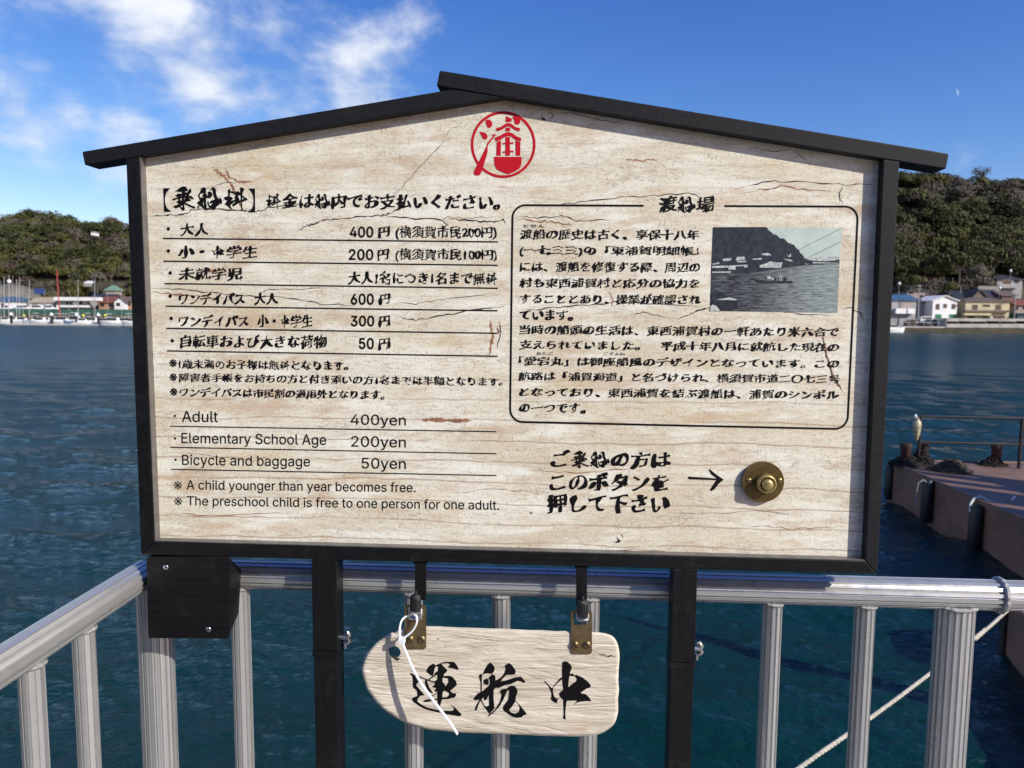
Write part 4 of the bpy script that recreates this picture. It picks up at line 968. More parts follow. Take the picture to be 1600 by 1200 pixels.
# baluster mesh built once
zb_, zt_ = 2.62, zr-RR*.75
mesh_root = MB(); mesh_root.tube([Vector((0,0,2.60)), Vector((0,0,zt_))], BR, prof=FLB, smooth=False, upv=Vector((.97,.2,0)))
first = obj('baluster', mesh_root, M['alu'], rail_root, loc=(0,0,0)); wm = bead(Vector((0,0,zt_-.004)), Vector((0,0,1)), BR+.0002, .0030, lumps=9)
wb = obj('weld_bead', wm, M['weld'], None, loc=(0,0,0)); wb.parent = first; wb.location = (0,0,0)
RP = Vector(rail_root.location); used = [False]
def baluster(p):
    loc = Vector((p.x, p.y, 0))-RP
    if not used[0]: first.location = loc; used[0] = True; return
    c = first.copy(); col.objects.link(c); c.location = loc
    g = wb.copy(); col.objects.link(g); g.parent = c; c.rotation_euler.z = random.uniform(-.5, .5)
def on_rail(px): 
    a = onb(px, 940, RN); return ra+rd_*((a-ra).dot(rd_))
for px in (375.5,510,646,783,922,1064,1207,1352,1640,1785): baluster(on_rail(px))
def main_post(p, dirv, nm='rail_post'):
    m = MB(); prof = [(x*1.0, y*.78) for x, y in flute(20, .085)]
    m.tube([Vector((p.x,p.y,2.5)), Vector((p.x,p.y,zr-RR*.7))], .0285, prof=prof, smooth=False, upv=dirv)
    o_ = obj(nm, m, M['alu'], rail_root, loc=(p.x, p.y, 2.5))
    w_ = MB(); P = []; Rr = []
    for k in range(71):
        th = 2*math.pi*k/70; P.append(Vector((p.x,p.y,zr-RR*.78))+dirv*(.0285*math.cos(th))+dirv.cross(vz)*(.0222*math.sin(th))); Rr.append(.0034*(.85+.25*abs(math.sin(k/5*math.pi))))
    w_.tube(P, Rr, 8, caps=False); obj('weld_bead', w_, M['weld'], o_)
main_post(on_rail(1493), rd_); main_post(on_rail(241), rd_); main_post(on_rail(2080), rd_)
for k, (px, py) in enumerate(((158,960),(60,1012))):
    q = onz(px, py, corner.z); t = (q-corner).dot(ld); baluster(corner+ld*t)
    if k == 0: t0 = t
    else: step = t-t0
for k in range(2, 12): baluster(corner+ld*(t0+step*k))
main_post(corner+ld*2.15, ld)
m = MB(); m.tube([Vector((corner.x,corner.y,2.58)), Vector((rend.x,rend.y,2.58))], .017, 12); obj('bottom_rail', m, M['alu'], rail_root)
m = MB(); m.tube([Vector((corner.x,corner.y,2.58))+ld*.02, Vector((lend.x,lend.y,2.58))], .017, 12); obj('bottom_rail', m, M['alu'], rail_root)
# pier deck we stand on
m = MB(); e0 = Vector((corner.x-.06, corner.y+.05, 0)); e1 = e0+rd_*7; e1.z = 0; f0 = e0+ld*13; f1 = e1+ld*13
m.prism([Vector((e0.x,e0.y,2.5)), Vector((f0.x,f0.y,2.5)), Vector((f1.x,f1.y,2.5)), Vector((e1.x,e1.y,2.5))], Vector((0,0,-.45)))
struct('pier_deck', m, plain('pier_concrete', (.30,.29,.27), .85, 0, .15, 4, .4))
m = MB()
for (x, y) in ((.3,-.5),(3.6,-.5),(.3,-7),(3.6,-7)): m.tube([(x,y,-14),(x,y,2.05)], .3, 16)
struct('pier_piles', m, plain('pile_concrete', (.2,.19,.17), .9))

# unseen hut added behind the viewer to darken reflections in rail and black frame
hut = thing('added_dark_hut', 'unseen dark hut added behind the viewer to darken the rail reflections', 'hut', (-1.5, -6, 2.5))
hw_ = plain('added_hut_boards', (.045,.032,.024), .7, 0, .25, 2)
m = MB(); m.box((-5.5,-8,2.5),(2.4,-4.2,5.4)); obj('wall', m, hw_, hut)
m = MB(); m.prism([Vector(p) for p in ((-6.2,-8.6,5.3),(-6.2,-3.5,5.3),(-6.2,-6,6.9))], Vector((9.2,0,0))); obj('roof', m, plain('added_hut_roof', (.05,.05,.055), .6, 0, .2, 3), hut)
for x in (-4.6,-2.9,.6): m = MB(); m.box((x,-4.2,3.5),(x+1.1,-4.14,4.7)); obj('window', m, NB('added_hut_glass').set(color=(.03,.035,.04), rough=.1).m, hut)
m = MB(); m.box((-1.2,-4.2,2.52),(0,-4.13,4.7)); obj('door', m, hw_, hut)

# ================================================================== MOORING ROPE
def mat_rope():
    b = NB('braided_rope'); v = b.co(); wv = b.n('ShaderNodeTexWave', {'Vector': v, 'Scale': 22.0, 'Distortion': 1.5, 'Detail': 1.0}, bands_direction='DIAGONAL').outputs[1]
    b.set(color=b.mix(wv, (.30,.27,.21), (.74,.70,.60)), rough=.8); b.bump(wv, .7, .004); return b.m
M['rope'] = mat_rope()
pa = at(1245,1203,2.35); pb_ = at(1572,956,3.55); d_ = (pb_-pa).normalized()
P = [pa-d_*1.15+Vector((0,0,.02))] + [pa+(pb_-pa)*t-Vector((0,0,.02*math.sin(math.pi*t))) for t in np.linspace(0,1,8)] + [pb_+d_*4.2+Vector((0,0,.25))]
P = [Vector(q) for q in bez([tuple(p) for p in P], 36)]
m = MB()
for s_ in range(3):                      # three laid strands
    Q = []; L_ = 0; 
    for i in range(len(P)-1):
        seg = P[i+1]-P[i]; n_ = max(2, int(seg.length/.012))
        for k in range(n_):
            q = P[i]+seg*(k/n_); t = seg.normalized(); a = t.orthogonal().normalized(); b_ = t.cross(a); ph_ = (L_+seg.length*k/n_)*95+s_*2.094
            Q.append(q+a*math.cos(ph_)*.0040+b_*math.sin(ph_)*.0040)
        L_ += seg.length
    m.tube(Q, .0048, 6)
rp_ = obj('mooring_rope', m, plain('rope_fibre', (.46,.43,.35), .85, 0, .25, 90, .3), None, loc=pa); top(rp_, 'pale twisted mooring rope running diagonally over the water behind the railing', 'rope')
hul = plain('pontoon_paint', (.20,.117,.078), .6, 0, .22, 1.6, .15)
m = MB(); m.tube([P[-1]-Vector((0,0,P[-1].z+.5)), P[-1]+Vector((0,0,.3))], .12, 14)
top(obj('mooring_pile', m, M['bark'], None, loc=(P[-1].x,P[-1].y,0)), 'mooring pile holding the far end of the pale rope, off to the right', 'pile')

# ================================================================== PONTOON
ZD = .87
c0 = at(1396,724,15.7); XL = c0.x
pt = thing('pontoon', 'mauve brown steel work pontoon moored at the right with black fenders', 'pontoon', (XL+2, 12, 0))
m = MB()
X0f, X0n = XL, at(1582,900,11.4).x
xn = X0n+(X0n-X0f)/(15.7-11.4)*1.4
hu = [(X0f,15.9),(xn,9.9),(xn+9,9.3),(X0f+11,15.3)]
m.prism([Vector((x,y,ZD)) for x, y in hu], Vector((0,0,-1.6)))
obj('hull', m, hul, pt, bevel=.02)
m = MB(); E_ = .01
for (a, b_) in zip(hu, hu[1:]+hu[:1]):
    A, B = Vector((*a, ZD+.012)), Vector((*b_, ZD+.012)); m.tube([A, B], .022, 6)
obj('deck_edge', m, hul, pt)
def fender(px0, px1, py0, py1, dist, pd=.16):
    a = at(px0, py0, dist); b_ = at(px1, py0, dist); c = at((px0+px1)/2, py1, dist); w_ = (b_.x-a.x)/2
    m = MB(); x = (a.x+b_.x)/2
    pr = [(math.cos(t), math.sin(t)) for t in np.linspace(0, 2*math.pi, 15)[:-1]]
    m.tube([Vector((x,dist,c.z)), Vector((x,dist,c.z+.08)), Vector((x,dist,a.z-.05)), Vector((x,dist,a.z))], [w_*.7, w_, w_, w_*.7], 14)
    return obj('fender', m, M['rubber'], pt)
fender(1384.5,1399,726,780,15.75); fender(1442,1460,750,816,14.0); fender(1516.5,1538,789,862,12.35)
# railing on the pontoon: two visible bays
blk = plain('black_pontoon_rail', (.012,.011,.011), .5)
m = MB(); b0 = at(1434,729,15.45); b1 = at(1591.5,733,15.2); b2 = b1+(b1-b0)
for b_ in (b0, b1, b2): 
    m = MB(); m.tube([Vector((b_.x,b_.y,ZD)), Vector((b_.x,b_.y,ZD+1.06))], .034, 8); obj('stanchion', m, blk, pt)
for z in (1.05, .50): 
    m = MB(); m.tube([Vector((b0.x,b0.y,ZD+z)), Vector((b2.x,b2.y,ZD+z))], .026, 8); obj('guard_rail', m, blk, pt)
# bollards with coiled rope and net heaps
rust = plain('rusty_iron', (.045,.018,.012), .8, 0, .5, 20, .4)
dkrope = plain('tarred_rope', (.010,.008,.007), .95, 0, .5, 30, .6)
def bollard(px, py, Y, h, r, label):
    p = at(px, py, Y); p.z = ZD; t = thing('bollard', label, 'bollard', p, 'bollards on the pontoon')
    m = MB(); m.lathe(p, [(r*.9,0),(r*.85,h*.75),(r*1.05,h*.82),(r*1.05,h),(r*.8,h*1.02)], vz, 18); obj('bollard_post', m, rust, t)
    return t
def heap(name, cat, px, py, Y, rx, ry, rz, label, n=46, mat=None, r=.022):
    p = at(px, py, Y); p.z = ZD; m = MB(); rd3 = random.Random(int(px))
    for k in range(n):
        a = rd3.uniform(0,6.28); hh = rd3.random()**1.4; s_ = (1-hh*.75)*rd3.uniform(.7,1.02); Q = []
        for j in range(9):
            t = a+j*rd3.uniform(.25,.5); Q.append(p+Vector((math.cos(t)*rx*s_+rd3.uniform(-.04,.04), math.sin(t)*ry*s_+rd3.uniform(-.04,.04), max(.02, hh*rz+rd3.uniform(-.03,.03)))))
        m.tube(Q, r, 5)
    o_ = obj(name, m, mat or dkrope, None, loc=p); top(o_, label, cat); return o_
bollard(1414,724,15.45,.46,.11,'short rusty bollard at the far left corner of the pontoon'); bollard(1441,723,15.6,.44,.11,'rusty bollard behind the railing stanchion on the pontoon corner')
bollard(1556,722,15.5,.46,.11,'rusty bollard to the right of the net heap on the pontoon')
heap('rope_heap', 'rope', 1416,724,15.45,.36,.26,.20,'black rope heaped round the far left bollard'); heap('rope_heap', 'rope', 1440,723,15.5,.26,.2,.32,'taller black rope heap behind the railing stanchion')
heap('rope_heap', 'rope', 1551,723,15.5,.28,.2,.16,'flat black rope coil round the right hand bollard'); heap('fishing_net', 'net', 1486,731,14.9,.40,.34,.22,'tangled dark fishing net heap in the middle of the pontoon deck', 80, plain('old_net', (.05,.045,.03), .95, 0, .5, 20), .014)
m = MB(); pth = [(1516,800,12.35,.02),(1516,788,12.4,.06),(1522,779,12.5,.05),(1532,776,12.6,.03),(1545,783,12.45,.02),(1562,787,12.35,.02),(1578,787,12.35,.02),(1583,780,12.6,.05),(1585,776,12.7,.07)]
m.tube([(lambda q: Vector((q.x, q.y, max(q.z, .45))))(at(x,y,Y)) for x, y, Y, _ in pth], .020, 7)
top(obj('fender_line', m, plain('white_line', (.62,.62,.58), .8), None, loc=at(1545,783,12.45)), 'white rope lying on the pontoon deck above the nearest fender', 'rope')
m = MB(); m.tube([at(x,y,13.95) for x, y in ((1433,795),(1432,770),(1435,754),(1443,750),(1451,756),(1449,775),(1447,792))], .014, 6)
top(obj('fender_line', m, plain('grey_line', (.30,.30,.29), .9), None, loc=at(1440,770,13.95)), 'grey frayed rope draped over the middle fender of the pontoon', 'rope')
# plastic float hanging on the railing
p = at(1430,690,15.3); t = thing('float', 'pale cream plastic float tied to the left stanchion of the pontoon railing', 'float', p)
fz = [(.01,0),(.035,.05),(.06,.18),(.075,.32),(.078,.42),(.06,.50),(.035,.53),(.03,.58)]
m = MB(); m.lathe(at(1431.5,688,15.32)-Vector((0,0,.02)), [(r_*1.05, h_*.86) for r_, h_ in fz], vz, 16); obj('float_body', m, plain('cream_plastic', (.40,.35,.21), .4, 0, .6, 14), t)
m = MB(); m.lathe(at(1430.5,651,15.32)-Vector((0,0,.03)), [(.025,0),(.03,.05),(.012,.08)], vz, 12); obj('float_cap', m, M['nylon'], t)
# nearer low barge end with its corner fender
m = MB(); q0 = at(1572,1045,8.4); q1 = at(1602,1081,7.86); zt3 = .70
dirn = (Vector((q1.x,q1.y,0))-Vector((q0.x,q0.y,0))).normalized()
A = Vector((q0.x,8.5,zt3)); B = A+dirn*4; m.prism([A, B, B+Vector((3.5,0,0)), A+Vector((3.5,.1,0))], Vector((0,0,-1.4)))
bg_ = obj('barge', m, hul, None, loc=(A.x+1.5,7,0), bevel=.02); top(bg_, 'low mauve brown barge end seen under the handrail at the right edge', 'barge')
m = MB(); m.tube([Vector((A.x-.03,8.43,zt3-.02)), Vector((A.x-.03,8.43,-.05))], .05, 12); obj('corner_fender', m, M['rubber'], bg_)
# unseen screen added at the right, gaps placed to stripe the shaded deck with sun
sh = thing('added_shade_screen', 'unseen board screen added beyond the right edge to shade the pontoon deck', 'screen', (14.6, 11, ZD))
wdm = plain('shade_screen_boards', (.22,.17,.12), .8, 0, .2, 3)
def shadow_src(x, y, X):        # where the ray from a deck point to the sun crosses the plane x = X
    t = (X-x)/tosun.x; return y+tosun.y*t, ZD+tosun.z*t
XW = 14.6
ys0, zs0 = shadow_src(8.3, 15.6, XW); ys1, zs1 = shadow_src(8.1, 10.0, XW)
m = MB(); zt4 = shadow_src(8.3, 14, XW)[1]
gaps = []
for px, py in ((1476,740),(1495,750),(1514,761),(1552,788),(1593,811)):
    q = onz(px, py, ZD); gaps.append(shadow_src(q.x, q.y, XW)[0])
ylo, yhi = ys1-3.5, ys0-.30
prev = ylo
for g, hw in zip(sorted(gaps), (.14,.16,.17,.17,.12)):
    m2 = MB(); m2.box((XW, prev, ZD+.02), (XW+.05, g-hw, 7.2)); obj('shade_board', m2, wdm, sh)
    m2 = MB(); m2.box((XW, g-hw+.004, ZD+.02), (XW+.05, g+hw-.004, 5.28)); obj('low_board', m2, wdm, sh); prev = g+hw
m2 = MB(); m2.box((XW, prev, ZD+.02), (XW+.05, yhi, 7.2)); obj('shade_board', m2, wdm, sh)
for y in (ylo+.3, (ylo+yhi)/2, yhi-.3): m2 = MB(); m2.box((XW+.06, y-.06, ZD), (XW+.18, y+.06, 6.9)); obj('screen_post', m2, wdm, sh)
# the hull must reach under the added shade screen
m = MB(); m.prism([Vector(q) for q in ((X0f+11.02,15.3,ZD-.004),(xn+9.02,9.3,ZD-.004),(xn+14,9.0,ZD-.004),(xn+14,15,ZD-.004))], Vector((0,0,-1.6))); obj('hull_extension', m, hul, pt)

# ================================================================== FAR SHORES
conc = plain('seawall_concrete', (.42,.39,.34), .9, 0, .2, .5, .3); concd = plain('stained_seawall', (.13,.105,.075), .9, 0, .35, .4)
white = plain('white_render', (.78,.77,.74), .7, 0, .06, .5); cream = plain('cream_render', (.50,.44,.27), .75, 0, .12, .5)
glass = NB('window_glass').set(color=(.03,.035,.04), rough=.12).m; dark = plain('dark_opening', (.015,.015,.015), .8)
brn = plain('brown_roof_tiles', (.13,.095,.075), .7, 0, .2, 1.5, .2); slate = plain('dark_slate_roof', (.030,.033,.042), .6, 0, .25, 1.5); redr = plain('red_roof', (.20,.06,.04), .7, 0, .2, 1); blur = plain('blue_roof', (.045,.11,.20), .6, 0, .15, 1)
pink = plain('salmon_render', (.42,.24,.15), .8, 0, .1, 1); greyw = plain('grey_cladding', (.32,.31,.30), .8, 0, .15, .8); tanr = plain('tan_roof', (.38,.31,.21), .8, 0, .15, 1); pinkg = plain('pinkish_grey_wall', (.34,.27,.24), .8, 0, .1, 1)
grn = plain('green_shutter', (.02,.17,.08), .6); grnf = plain('green_net_fence', (.04,.115,.085), .8, 0, .25, .8); cop = plain('copper_green_roof', (.15,.25,.19), .7); teal = plain('teal_shed', (.03,.08,.09), .7)
DL, DR = 231., 192.
def slab(name, px0, px1, py0, py1, Y, mat, depth=2.5, down=False, parent=None):
    a = at(px0, py1, Y); b_ = at(px1, py0, Y); m = MB(); z0 = -2 if down else a.z
    m.box((a.x, Y, z0), (b_.x, Y+depth, b_.z), 0); return obj(name, m, mat, parent, loc=((a.x+b_.x)/2, Y, z0) if parent is None else None)
seaw = slab('seawall', -500, 232, 492.5, 505, DL, concd, 6, True); top(seaw, 'stained brown stone seawall behind the moored boats on the left shore', 'seawall')
s2 = slab('seawall', 1478, 2600, 505, 517, DR, conc, 6, True); top(s2, 'pale concrete seawall with low parapet below the houses on the right shore', 'seawall')
s3 = slab('quay', 1250, 1477, 510.5, 518, DR-1, conc, 6, True); top(s3, 'low white concrete quay edge in front of the parked cars on the right shore', 'quay')
m = MB(); a = at(1250,515,DR-1.3); b_ = at(2600,515,DR-1.3); m.box((a.x, DR-1.5, -2), (b_.x, DR-1.05, at(1500,512.5,DR).z)); struct('quay_foot', m, plain('wet_stone', (.075,.06,.038), .9, 0, .3, .6))
m = MB(); q_ = [at(232,492,DL), at(1250,510,DR)]; m.hexa([(q_[0].x,DL,-2),(q_[1].x,DR,-2),(q_[1].x,DR,1.3),(q_[0].x,DL,1.3),(q_[0].x,DL+5,-2),(q_[1].x,DR+5,-2),(q_[1].x,DR+5,1.3),(q_[0].x,DL+5,1.3)]); struct('far_shore_wall', m, concd)
for px in range(1485, 1602, 12):
    pass
def building(label, cat, Y, px0, px1, yb, ye, wall, roof, kind, yr, depth=8, wins=(), name='house', extra=(), eave=.45):
    a, b_ = at(px0, yb, Y), at(px1, ye, Y); x0, x1, z0, z1 = a.x, b_.x, a.z-.8, b_.z; zr_ = at((px0+px1)/2, yr, Y).z; xm = (x0+x1)/2
    t = thing(name, label, cat, (xm, Y+depth/2, z0))
    m = MB()
    if kind == 'front': m.prism([Vector(p) for p in ((x0,Y,z0),(x1,Y,z0),(x1,Y,z1),(xm,Y,zr_-.15),(x0,Y,z1))], Vector((0,depth,0)))
    else: m.box((x0,Y,z0),(x1,Y+depth,z1))
    obj('wall', m, wall, t); m = MB(); th = .22; e = eave
    if kind == 'front':
        sl = (zr_-z1)/(xm-x0)
        for s_, xe in ((-1, x0), (1, x1)):
            P0 = Vector((xe+s_*e, Y-e, z1-sl*e)); P1 = Vector((xm, Y-e, zr_)); 
            m.prism([P0, P1, P1+Vector((0,0,th)), P0+Vector((0,0,th))] if s_ < 0 else [P1, P0, P0+Vector((0,0,th)), P1+Vector((0,0,th))], Vector((0,depth+2*e,0)))
    elif kind == 'side':
        ym = Y+depth/2; 
        m.add([(x0-e,Y-e,z1-.1),(x1+e,Y-e,z1-.1),(x1+e,ym,zr_),(x0-e,ym,zr_),(x1+e,Y+depth+e,z1-.1),(x0-e,Y+depth+e,z1-.1),(x0-e,Y-e,z1-.3),(x1+e,Y-e,z1-.3),(x1+e,Y+depth+e,z1-.3),(x0-e,Y+depth+e,z1-.3)],
              [(0,1,2,3),(3,2,4,5),(6,7,1,0),(9,8,7,6),(0,3,5,9,6),(1,7,8,4,2),(5,4,8,9)])
    elif kind == 'hip':
        ym = Y+depth/2; h_ = min(depth/2, (x1-x0)/2-.2)*.8
        m.add([(x0-e,Y-e,z1-.08),(x1+e,Y-e,z1-.08),(x1+e,Y+depth+e,z1-.08),(x0-e,Y+depth+e,z1-.08),(x0+h_,ym,zr_),(x1-h_,ym,zr_),(x0-e,Y-e,z1-.3),(x1+e,Y-e,z1-.3),(x1+e,Y+depth+e,z1-.3),(x0-e,Y+depth+e,z1-.3)],
              [(0,1,5,4),(1,2,5),(2,3,4,5),(3,0,4),(6,7,1,0),(7,8,2,1),(8,9,3,2),(9,6,0,3),(9,8,7,6)])
    else: m.box((x0-e,Y-e,z1+.01),(x1+e,Y+depth+e,z1+.3))
    obj('roof', m, roof, t)
    for wn_ in wins:
        wx0, wx1, wy0, wy1 = wn_[:4]; gm = wn_[4] if len(wn_) > 4 else glass; nm = wn_[5] if len(wn_) > 5 else 'window'
        A, B = at(wx0, wy1, Y), at(wx1, wy0, Y); m = MB(); f_ = .08
        m.box((A.x-f_,Y-.07,A.z-f_),(B.x+f_,Y-.005,B.z+f_)); w_ = obj(nm, m, wall if gm is not glass else M['alu'], t)
        m = MB(); m.box((A.x,Y-.11,A.z),(B.x,Y-.075,B.z)); 
        obj('pane', m, gm, w_)
    for ex in extra:                       # (name, px0, px1, py0, py1, out, material)
        nm, ex0, ex1, ey0, ey1, outd, mt = ex; A, B = at(ex0, ey1, Y-outd), at(ex1, ey0, Y-outd); m = MB(); m.box((A.x,Y-outd,A.z),(B.x,Y-.12,B.z)); obj(nm, m, mt, t)
    return t
gl = glass
# right shore
building('white two storey gabled house with green ground floor shutters on the right shore','house',DR+10,1456,1496,504,470,white,white,'front',462.5,9,[(1462,1468,475,483.5),(1474,1479.5,475,481),(1487,1493,475,482.5),(1461,1471,491,500,grn,'shutter'),(1483,1494,491,501,grn,'shutter')])
building('cream two storey house with brown tiled roof and long balcony','house',DR+9,1507,1578,506,470,cream,brn,'hip',464,10,[(1519,1528,476,484),(1536,1547,476,479,dark),(1555,1564,476,484),(1512,1523,494,498,dark),(1535,1547,494,498,dark),(1552,1570,493,501)],
         extra=[('balcony',1508,1578,485,487.5,1.0,brn),('canopy',1507,1549,489.5,492.5,1.2,cream)])
building('grey house with blue roof and white balcony at the left of the right shore','house',DR+11,1391,1432,506,468,greyw,blur,'side',459.5,9,[(1408,1422,473,482,pinkg)],extra=[('balcony',1400,1430,482,490,1.3,white)])
building('low grey cladded house set back between the blue roof and the white house','house',DR+14,1432,1457,504,472,greyw,slate,'side',466,8,[(1449,1453,474,480,dark)])
building('square pinkish building with flat roof above the blue roofed house','building',DR+22,1416,1452,480,455.5,pinkg,slate,'flat',455,8,[(1437,1442,461,465,dark),(1420,1427,456.5,459,dark)])
building('house with large dark slate roof behind the cream house','house',DR+20,1494,1530,484,466,pinkg,slate,'side',453,12,[])
building('brown gabled house peering over the roof of the cream house','house',DR+18,1521,1540,470,462,brn,brn,'front',453,7,[])
building('small house with steep black roof and white gable above the cream house','house',DR+24,1541,1563,468,463,white,slate,'side',452,7,[])
building('weathered brown roofed house behind the cream house at the right','house',DR+22,1565,1588,472,461,brn,brn,'side',454,8,[])
building('upper grey house with balcony and slate roof on the hill at the right edge','house',DR+36,1556,1598,462,436,greyw,slate,'hip',428,9,[(1567,1580,438,444),(1585,1592,438,442,dark)],extra=[('balcony',1560,1592,446,450,1.2,greyw)])
building('maroon roofed house at the far right of the shore','house',DR+12,1586,1632,500,476,pinkg,redr,'side',468,8,[(1587,1591,477,484,dark),(1598,1603,478,483,dark)])
building('dark teal shed beside the seawall at the right edge','shed',DR+8,1589,1612,505,491,teal,teal,'flat',490,5,[],name='shed')
for px0, px1, lb, y0, y1 in ((1380,1392,'grey house partly hidden by the notice board on the right shore',466,505),):
    building(lb,'house',DR+12,px0-16,px1-2,y1,y0,greyw,slate,'side',460,8,[])
wr = slab('retaining_wall', 1528, 1562, 447, 458, DR+30, plain('old_retaining_wall', (.27,.25,.22), .9, 0, .2, .6), 2); top(wr, 'grey retaining wall on the slope left of the upper house', 'wall')
def pole(px, yt, yb, Y, r, mat, label, arms=True, name='utility_pole', cat='utility pole'):
    a = at(px, yb, Y); b_ = at(px, yt, Y); t = thing(name, label, cat, a); m = MB(); m.tube([a-vz*.5, Vector((a.x, a.y, b_.z))], [r, r*.75], 8); obj('pole', m, mat, t)
    if arms:
        for dz in (.5, 1.3): m = MB(); m.box((a.x-.9, Y-.06, b_.z-dz-.06), (a.x+.9, Y+.06, b_.z-dz+.06)); obj('crossarm', m, mat, t)
    return t
pc = plain('concrete_pole', (.34,.33,.31), .85)
pole(1433.5,444,506,DR+8,.16,pc,'tall concrete utility pole left of the white gabled house'); pole(1584,456,505,DR+7,.14,pc,'concrete utility pole right of the cream house'); pole(1500,446,470,DR+24,.12,pc,'distant thin pole above the slate roof',False)
pole(1487,434,462,DR+40,.12,pc,'pale pole standing in the trees above the white house',False)
def car(px0, px1, yt, yb, Y, mat, label, van=False):
    a, b_ = at(px0, yb, Y), at(px1, yt, Y); L = b_.x-a.x; h_ = b_.z-a.z; t = thing('parked_car', label, 'car', ((a.x+b_.x)/2, Y, a.z), 'cars parked on the quay'); m = MB()
    pr = [(0,.22),(0,.55),(.03,.62),(.20,.66),(.34,.97),(.70,1.0),(.86,.68),(.98,.60),(1,.30),(1,.2)] if not van else [(0,.2),(0,.6),(.06,.95),(.10,1),(.95,1),(1,.9),(1,.2)]
    m.prism([Vector((a.x+x*L, Y, a.z+z*h_)) for x, z in pr][::-1], Vector((0,1.7,0))); obj('body', m, mat, t, bevel=.06)
    m = MB(); m.prism([Vector((a.x+x*L, Y-.02, a.z+z*h_)) for x, z in ([(.24,.66),(.36,.92),(.68,.93),(.80,.68)] if not van else [(.08,.62),(.12,.9),(.9,.9),(.9,.62)])][::-1], Vector((0,1.74,0))); obj('side_window', m, glass, t)
    for x in (.18, .80): 
        for yy in (-.03, 1.5): m = MB(); m.tube([Vector((a.x+x*L, Y+yy, a.z+.3)), Vector((a.x+x*L, Y+yy+.22, a.z+.3))], .31, 14); obj('wheel', m, M['rubber'], t)
dkp = NB('dark_car_paint').set(color=(.012,.014,.018), rough=.25).m; blp = NB('blue_grey_car_paint').set(color=(.06,.08,.12), rough=.25).m; whp = NB('white_car_paint').set(color=(.7,.7,.7), rough=.3).m
car(1416,1436,499,508.5,DR+4.5,dkp,'dark parked car at the left behind the quay fence'); car(1444,1466,498.5,508.5,DR+4.2,blp,'blue grey parked car in front of the white gabled house'); car(1438,1458,494.5,505,DR+7,whp,'white van parked behind the blue grey car',True)
f_ = thing('quay_fence', 'thin grey pipe fence in front of the parked cars', 'fence', at(1445,510,DR+1)); A, B = at(1408,510,DR+1), at(1478,510,DR+1)
for k in range(7):
    x = A.x+(B.x-A.x)*k/6; m = MB(); m.tube([(x,DR+1,A.z-.3),(x,DR+1,A.z+2.0)], .05, 6); obj('fence_post', m, M['alu'], f_)
for z in (1.95, 1.0): m = MB(); m.tube([(A.x,DR+1,A.z+z),(B.x,DR+1,A.z+z)], .035, 5); obj('fence_bar', m, M['alu'], f_)
# parapet on the right seawall
for i, (x0, x1) in enumerate([(1478,1497),(1497.6,1518),(1518.6,1540),(1540.6,1562),(1562.6,1586),(1586.6,1640)]):
    a, b_ = at(x0, 506, DR-.02), at(x1, 503.5 if i % 2 else 504, DR-.02); m = MB(); m.box((a.x, DR+.0, a.z-.1+.12), (b_.x, DR+.4, b_.z+.25)); obj('parapet_block', m, conc, s2)

# boats
def boat(px, py, L, Y, label, cabin=1, hullm=None, flip=False, mast=0, canvas=None, name='motor_boat', z0=None, group='boats moored along the left shore'):
    p = at(px, py, Y); z = .0 if z0 is None else z0; hm = hullm or white; s_ = -1 if flip else 1
    t = thing(name, label, 'boat', (p.x, Y, z), group); m = MB(); V = []; N_ = 9
    Bm = L*.15; VS = 1.1
    for i in range(N_):
        u = i/(N_-1); wd = Bm*min(1, (1-u)**.55*1.5+.02) if u > .45 else Bm*(.85+.15*u/.45); sh_ = .75+.55*u**2; x = p.x+s_*(u-.5)*L; k = max(.0, u-.85)*2
        for yy, zz_ in ((-wd, sh_*VS),(-wd*.72, .05),(0,-.25+k),(wd*.72,.05),(wd,sh_*VS)): V.append((x+s_*(zz_*.25*u), Y+yy, z+zz_))
    F = [(i*5+k, (i+1)*5+k, (i+1)*5+k+1, i*5+k+1) for i in range(N_-1) for k in range(4)]+[(i*5, i*5+4, (i+1)*5+4, (i+1)*5) for i in range(N_-1)]+[(0,1,2,3,4),((N_-1)*5+4,(N_-1)*5+3,(N_-1)*5+2,(N_-1)*5+1,(N_-1)*5)]
    m.add(V, F, 0, False); obj('hull', m, hm, t)
    if cabin:
        x0, x1 = p.x+s_*(-.18)*L, p.x+s_*.20*L; h_ = .75+.45*cabin; m = MB()
        zz = .1; pr = [(x0, .75+zz), (x1+s_*.35, .85+zz), (x1-s_*.2, .8+h_+zz), (x0+s_*.1, .8+h_+zz)]
        m.prism([Vector((a, Y-Bm*.6, z+b_)) for a, b_ in pr], Vector((0, Bm*1.2, 0))); cbn = obj('cabin', m, white, t)
        m = MB(); m.prism([Vector((a, Y-Bm*.62, z+b_)) for a, b_ in [(x0+s_*.25, .95+h_*.3+zz), (x1+s_*.1, .95+h_*.3+zz), (x1-s_*.12, .72+h_+zz), (x0+s_*.25, .72+h_+zz)]], Vector((0, Bm*1.24, 0))); obj('cabin_window', m, glass, t)
        if cabin > 1.5: m = MB(); m.box((min(x0,x1)+.3, Y-Bm*.5, z+.8+h_+.9), (max(x0,x1)-.2, Y+Bm*.5, z+.8+h_+1.0)); obj('canopy', m, white, t)
    if canvas is not None: m = MB(); m.box((p.x-L*.3, Y-Bm*.8, z+.8), (p.x+L*.1, Y+Bm*.8, z+1.25)); obj('canvas_cover', m, canvas, t, bevel=.2)
    if mast: m = MB(); m.tube([(p.x,Y,z+.8),(p.x,Y,z+mast)], [.09,.06], 6); obj('mast', m, M['alu'], t)
    return t
navy = plain('navy_canvas', (.02,.04,.12), .8); lbl = plain('light_blue_hull', (.30,.42,.55), .5)
YB = DL-5
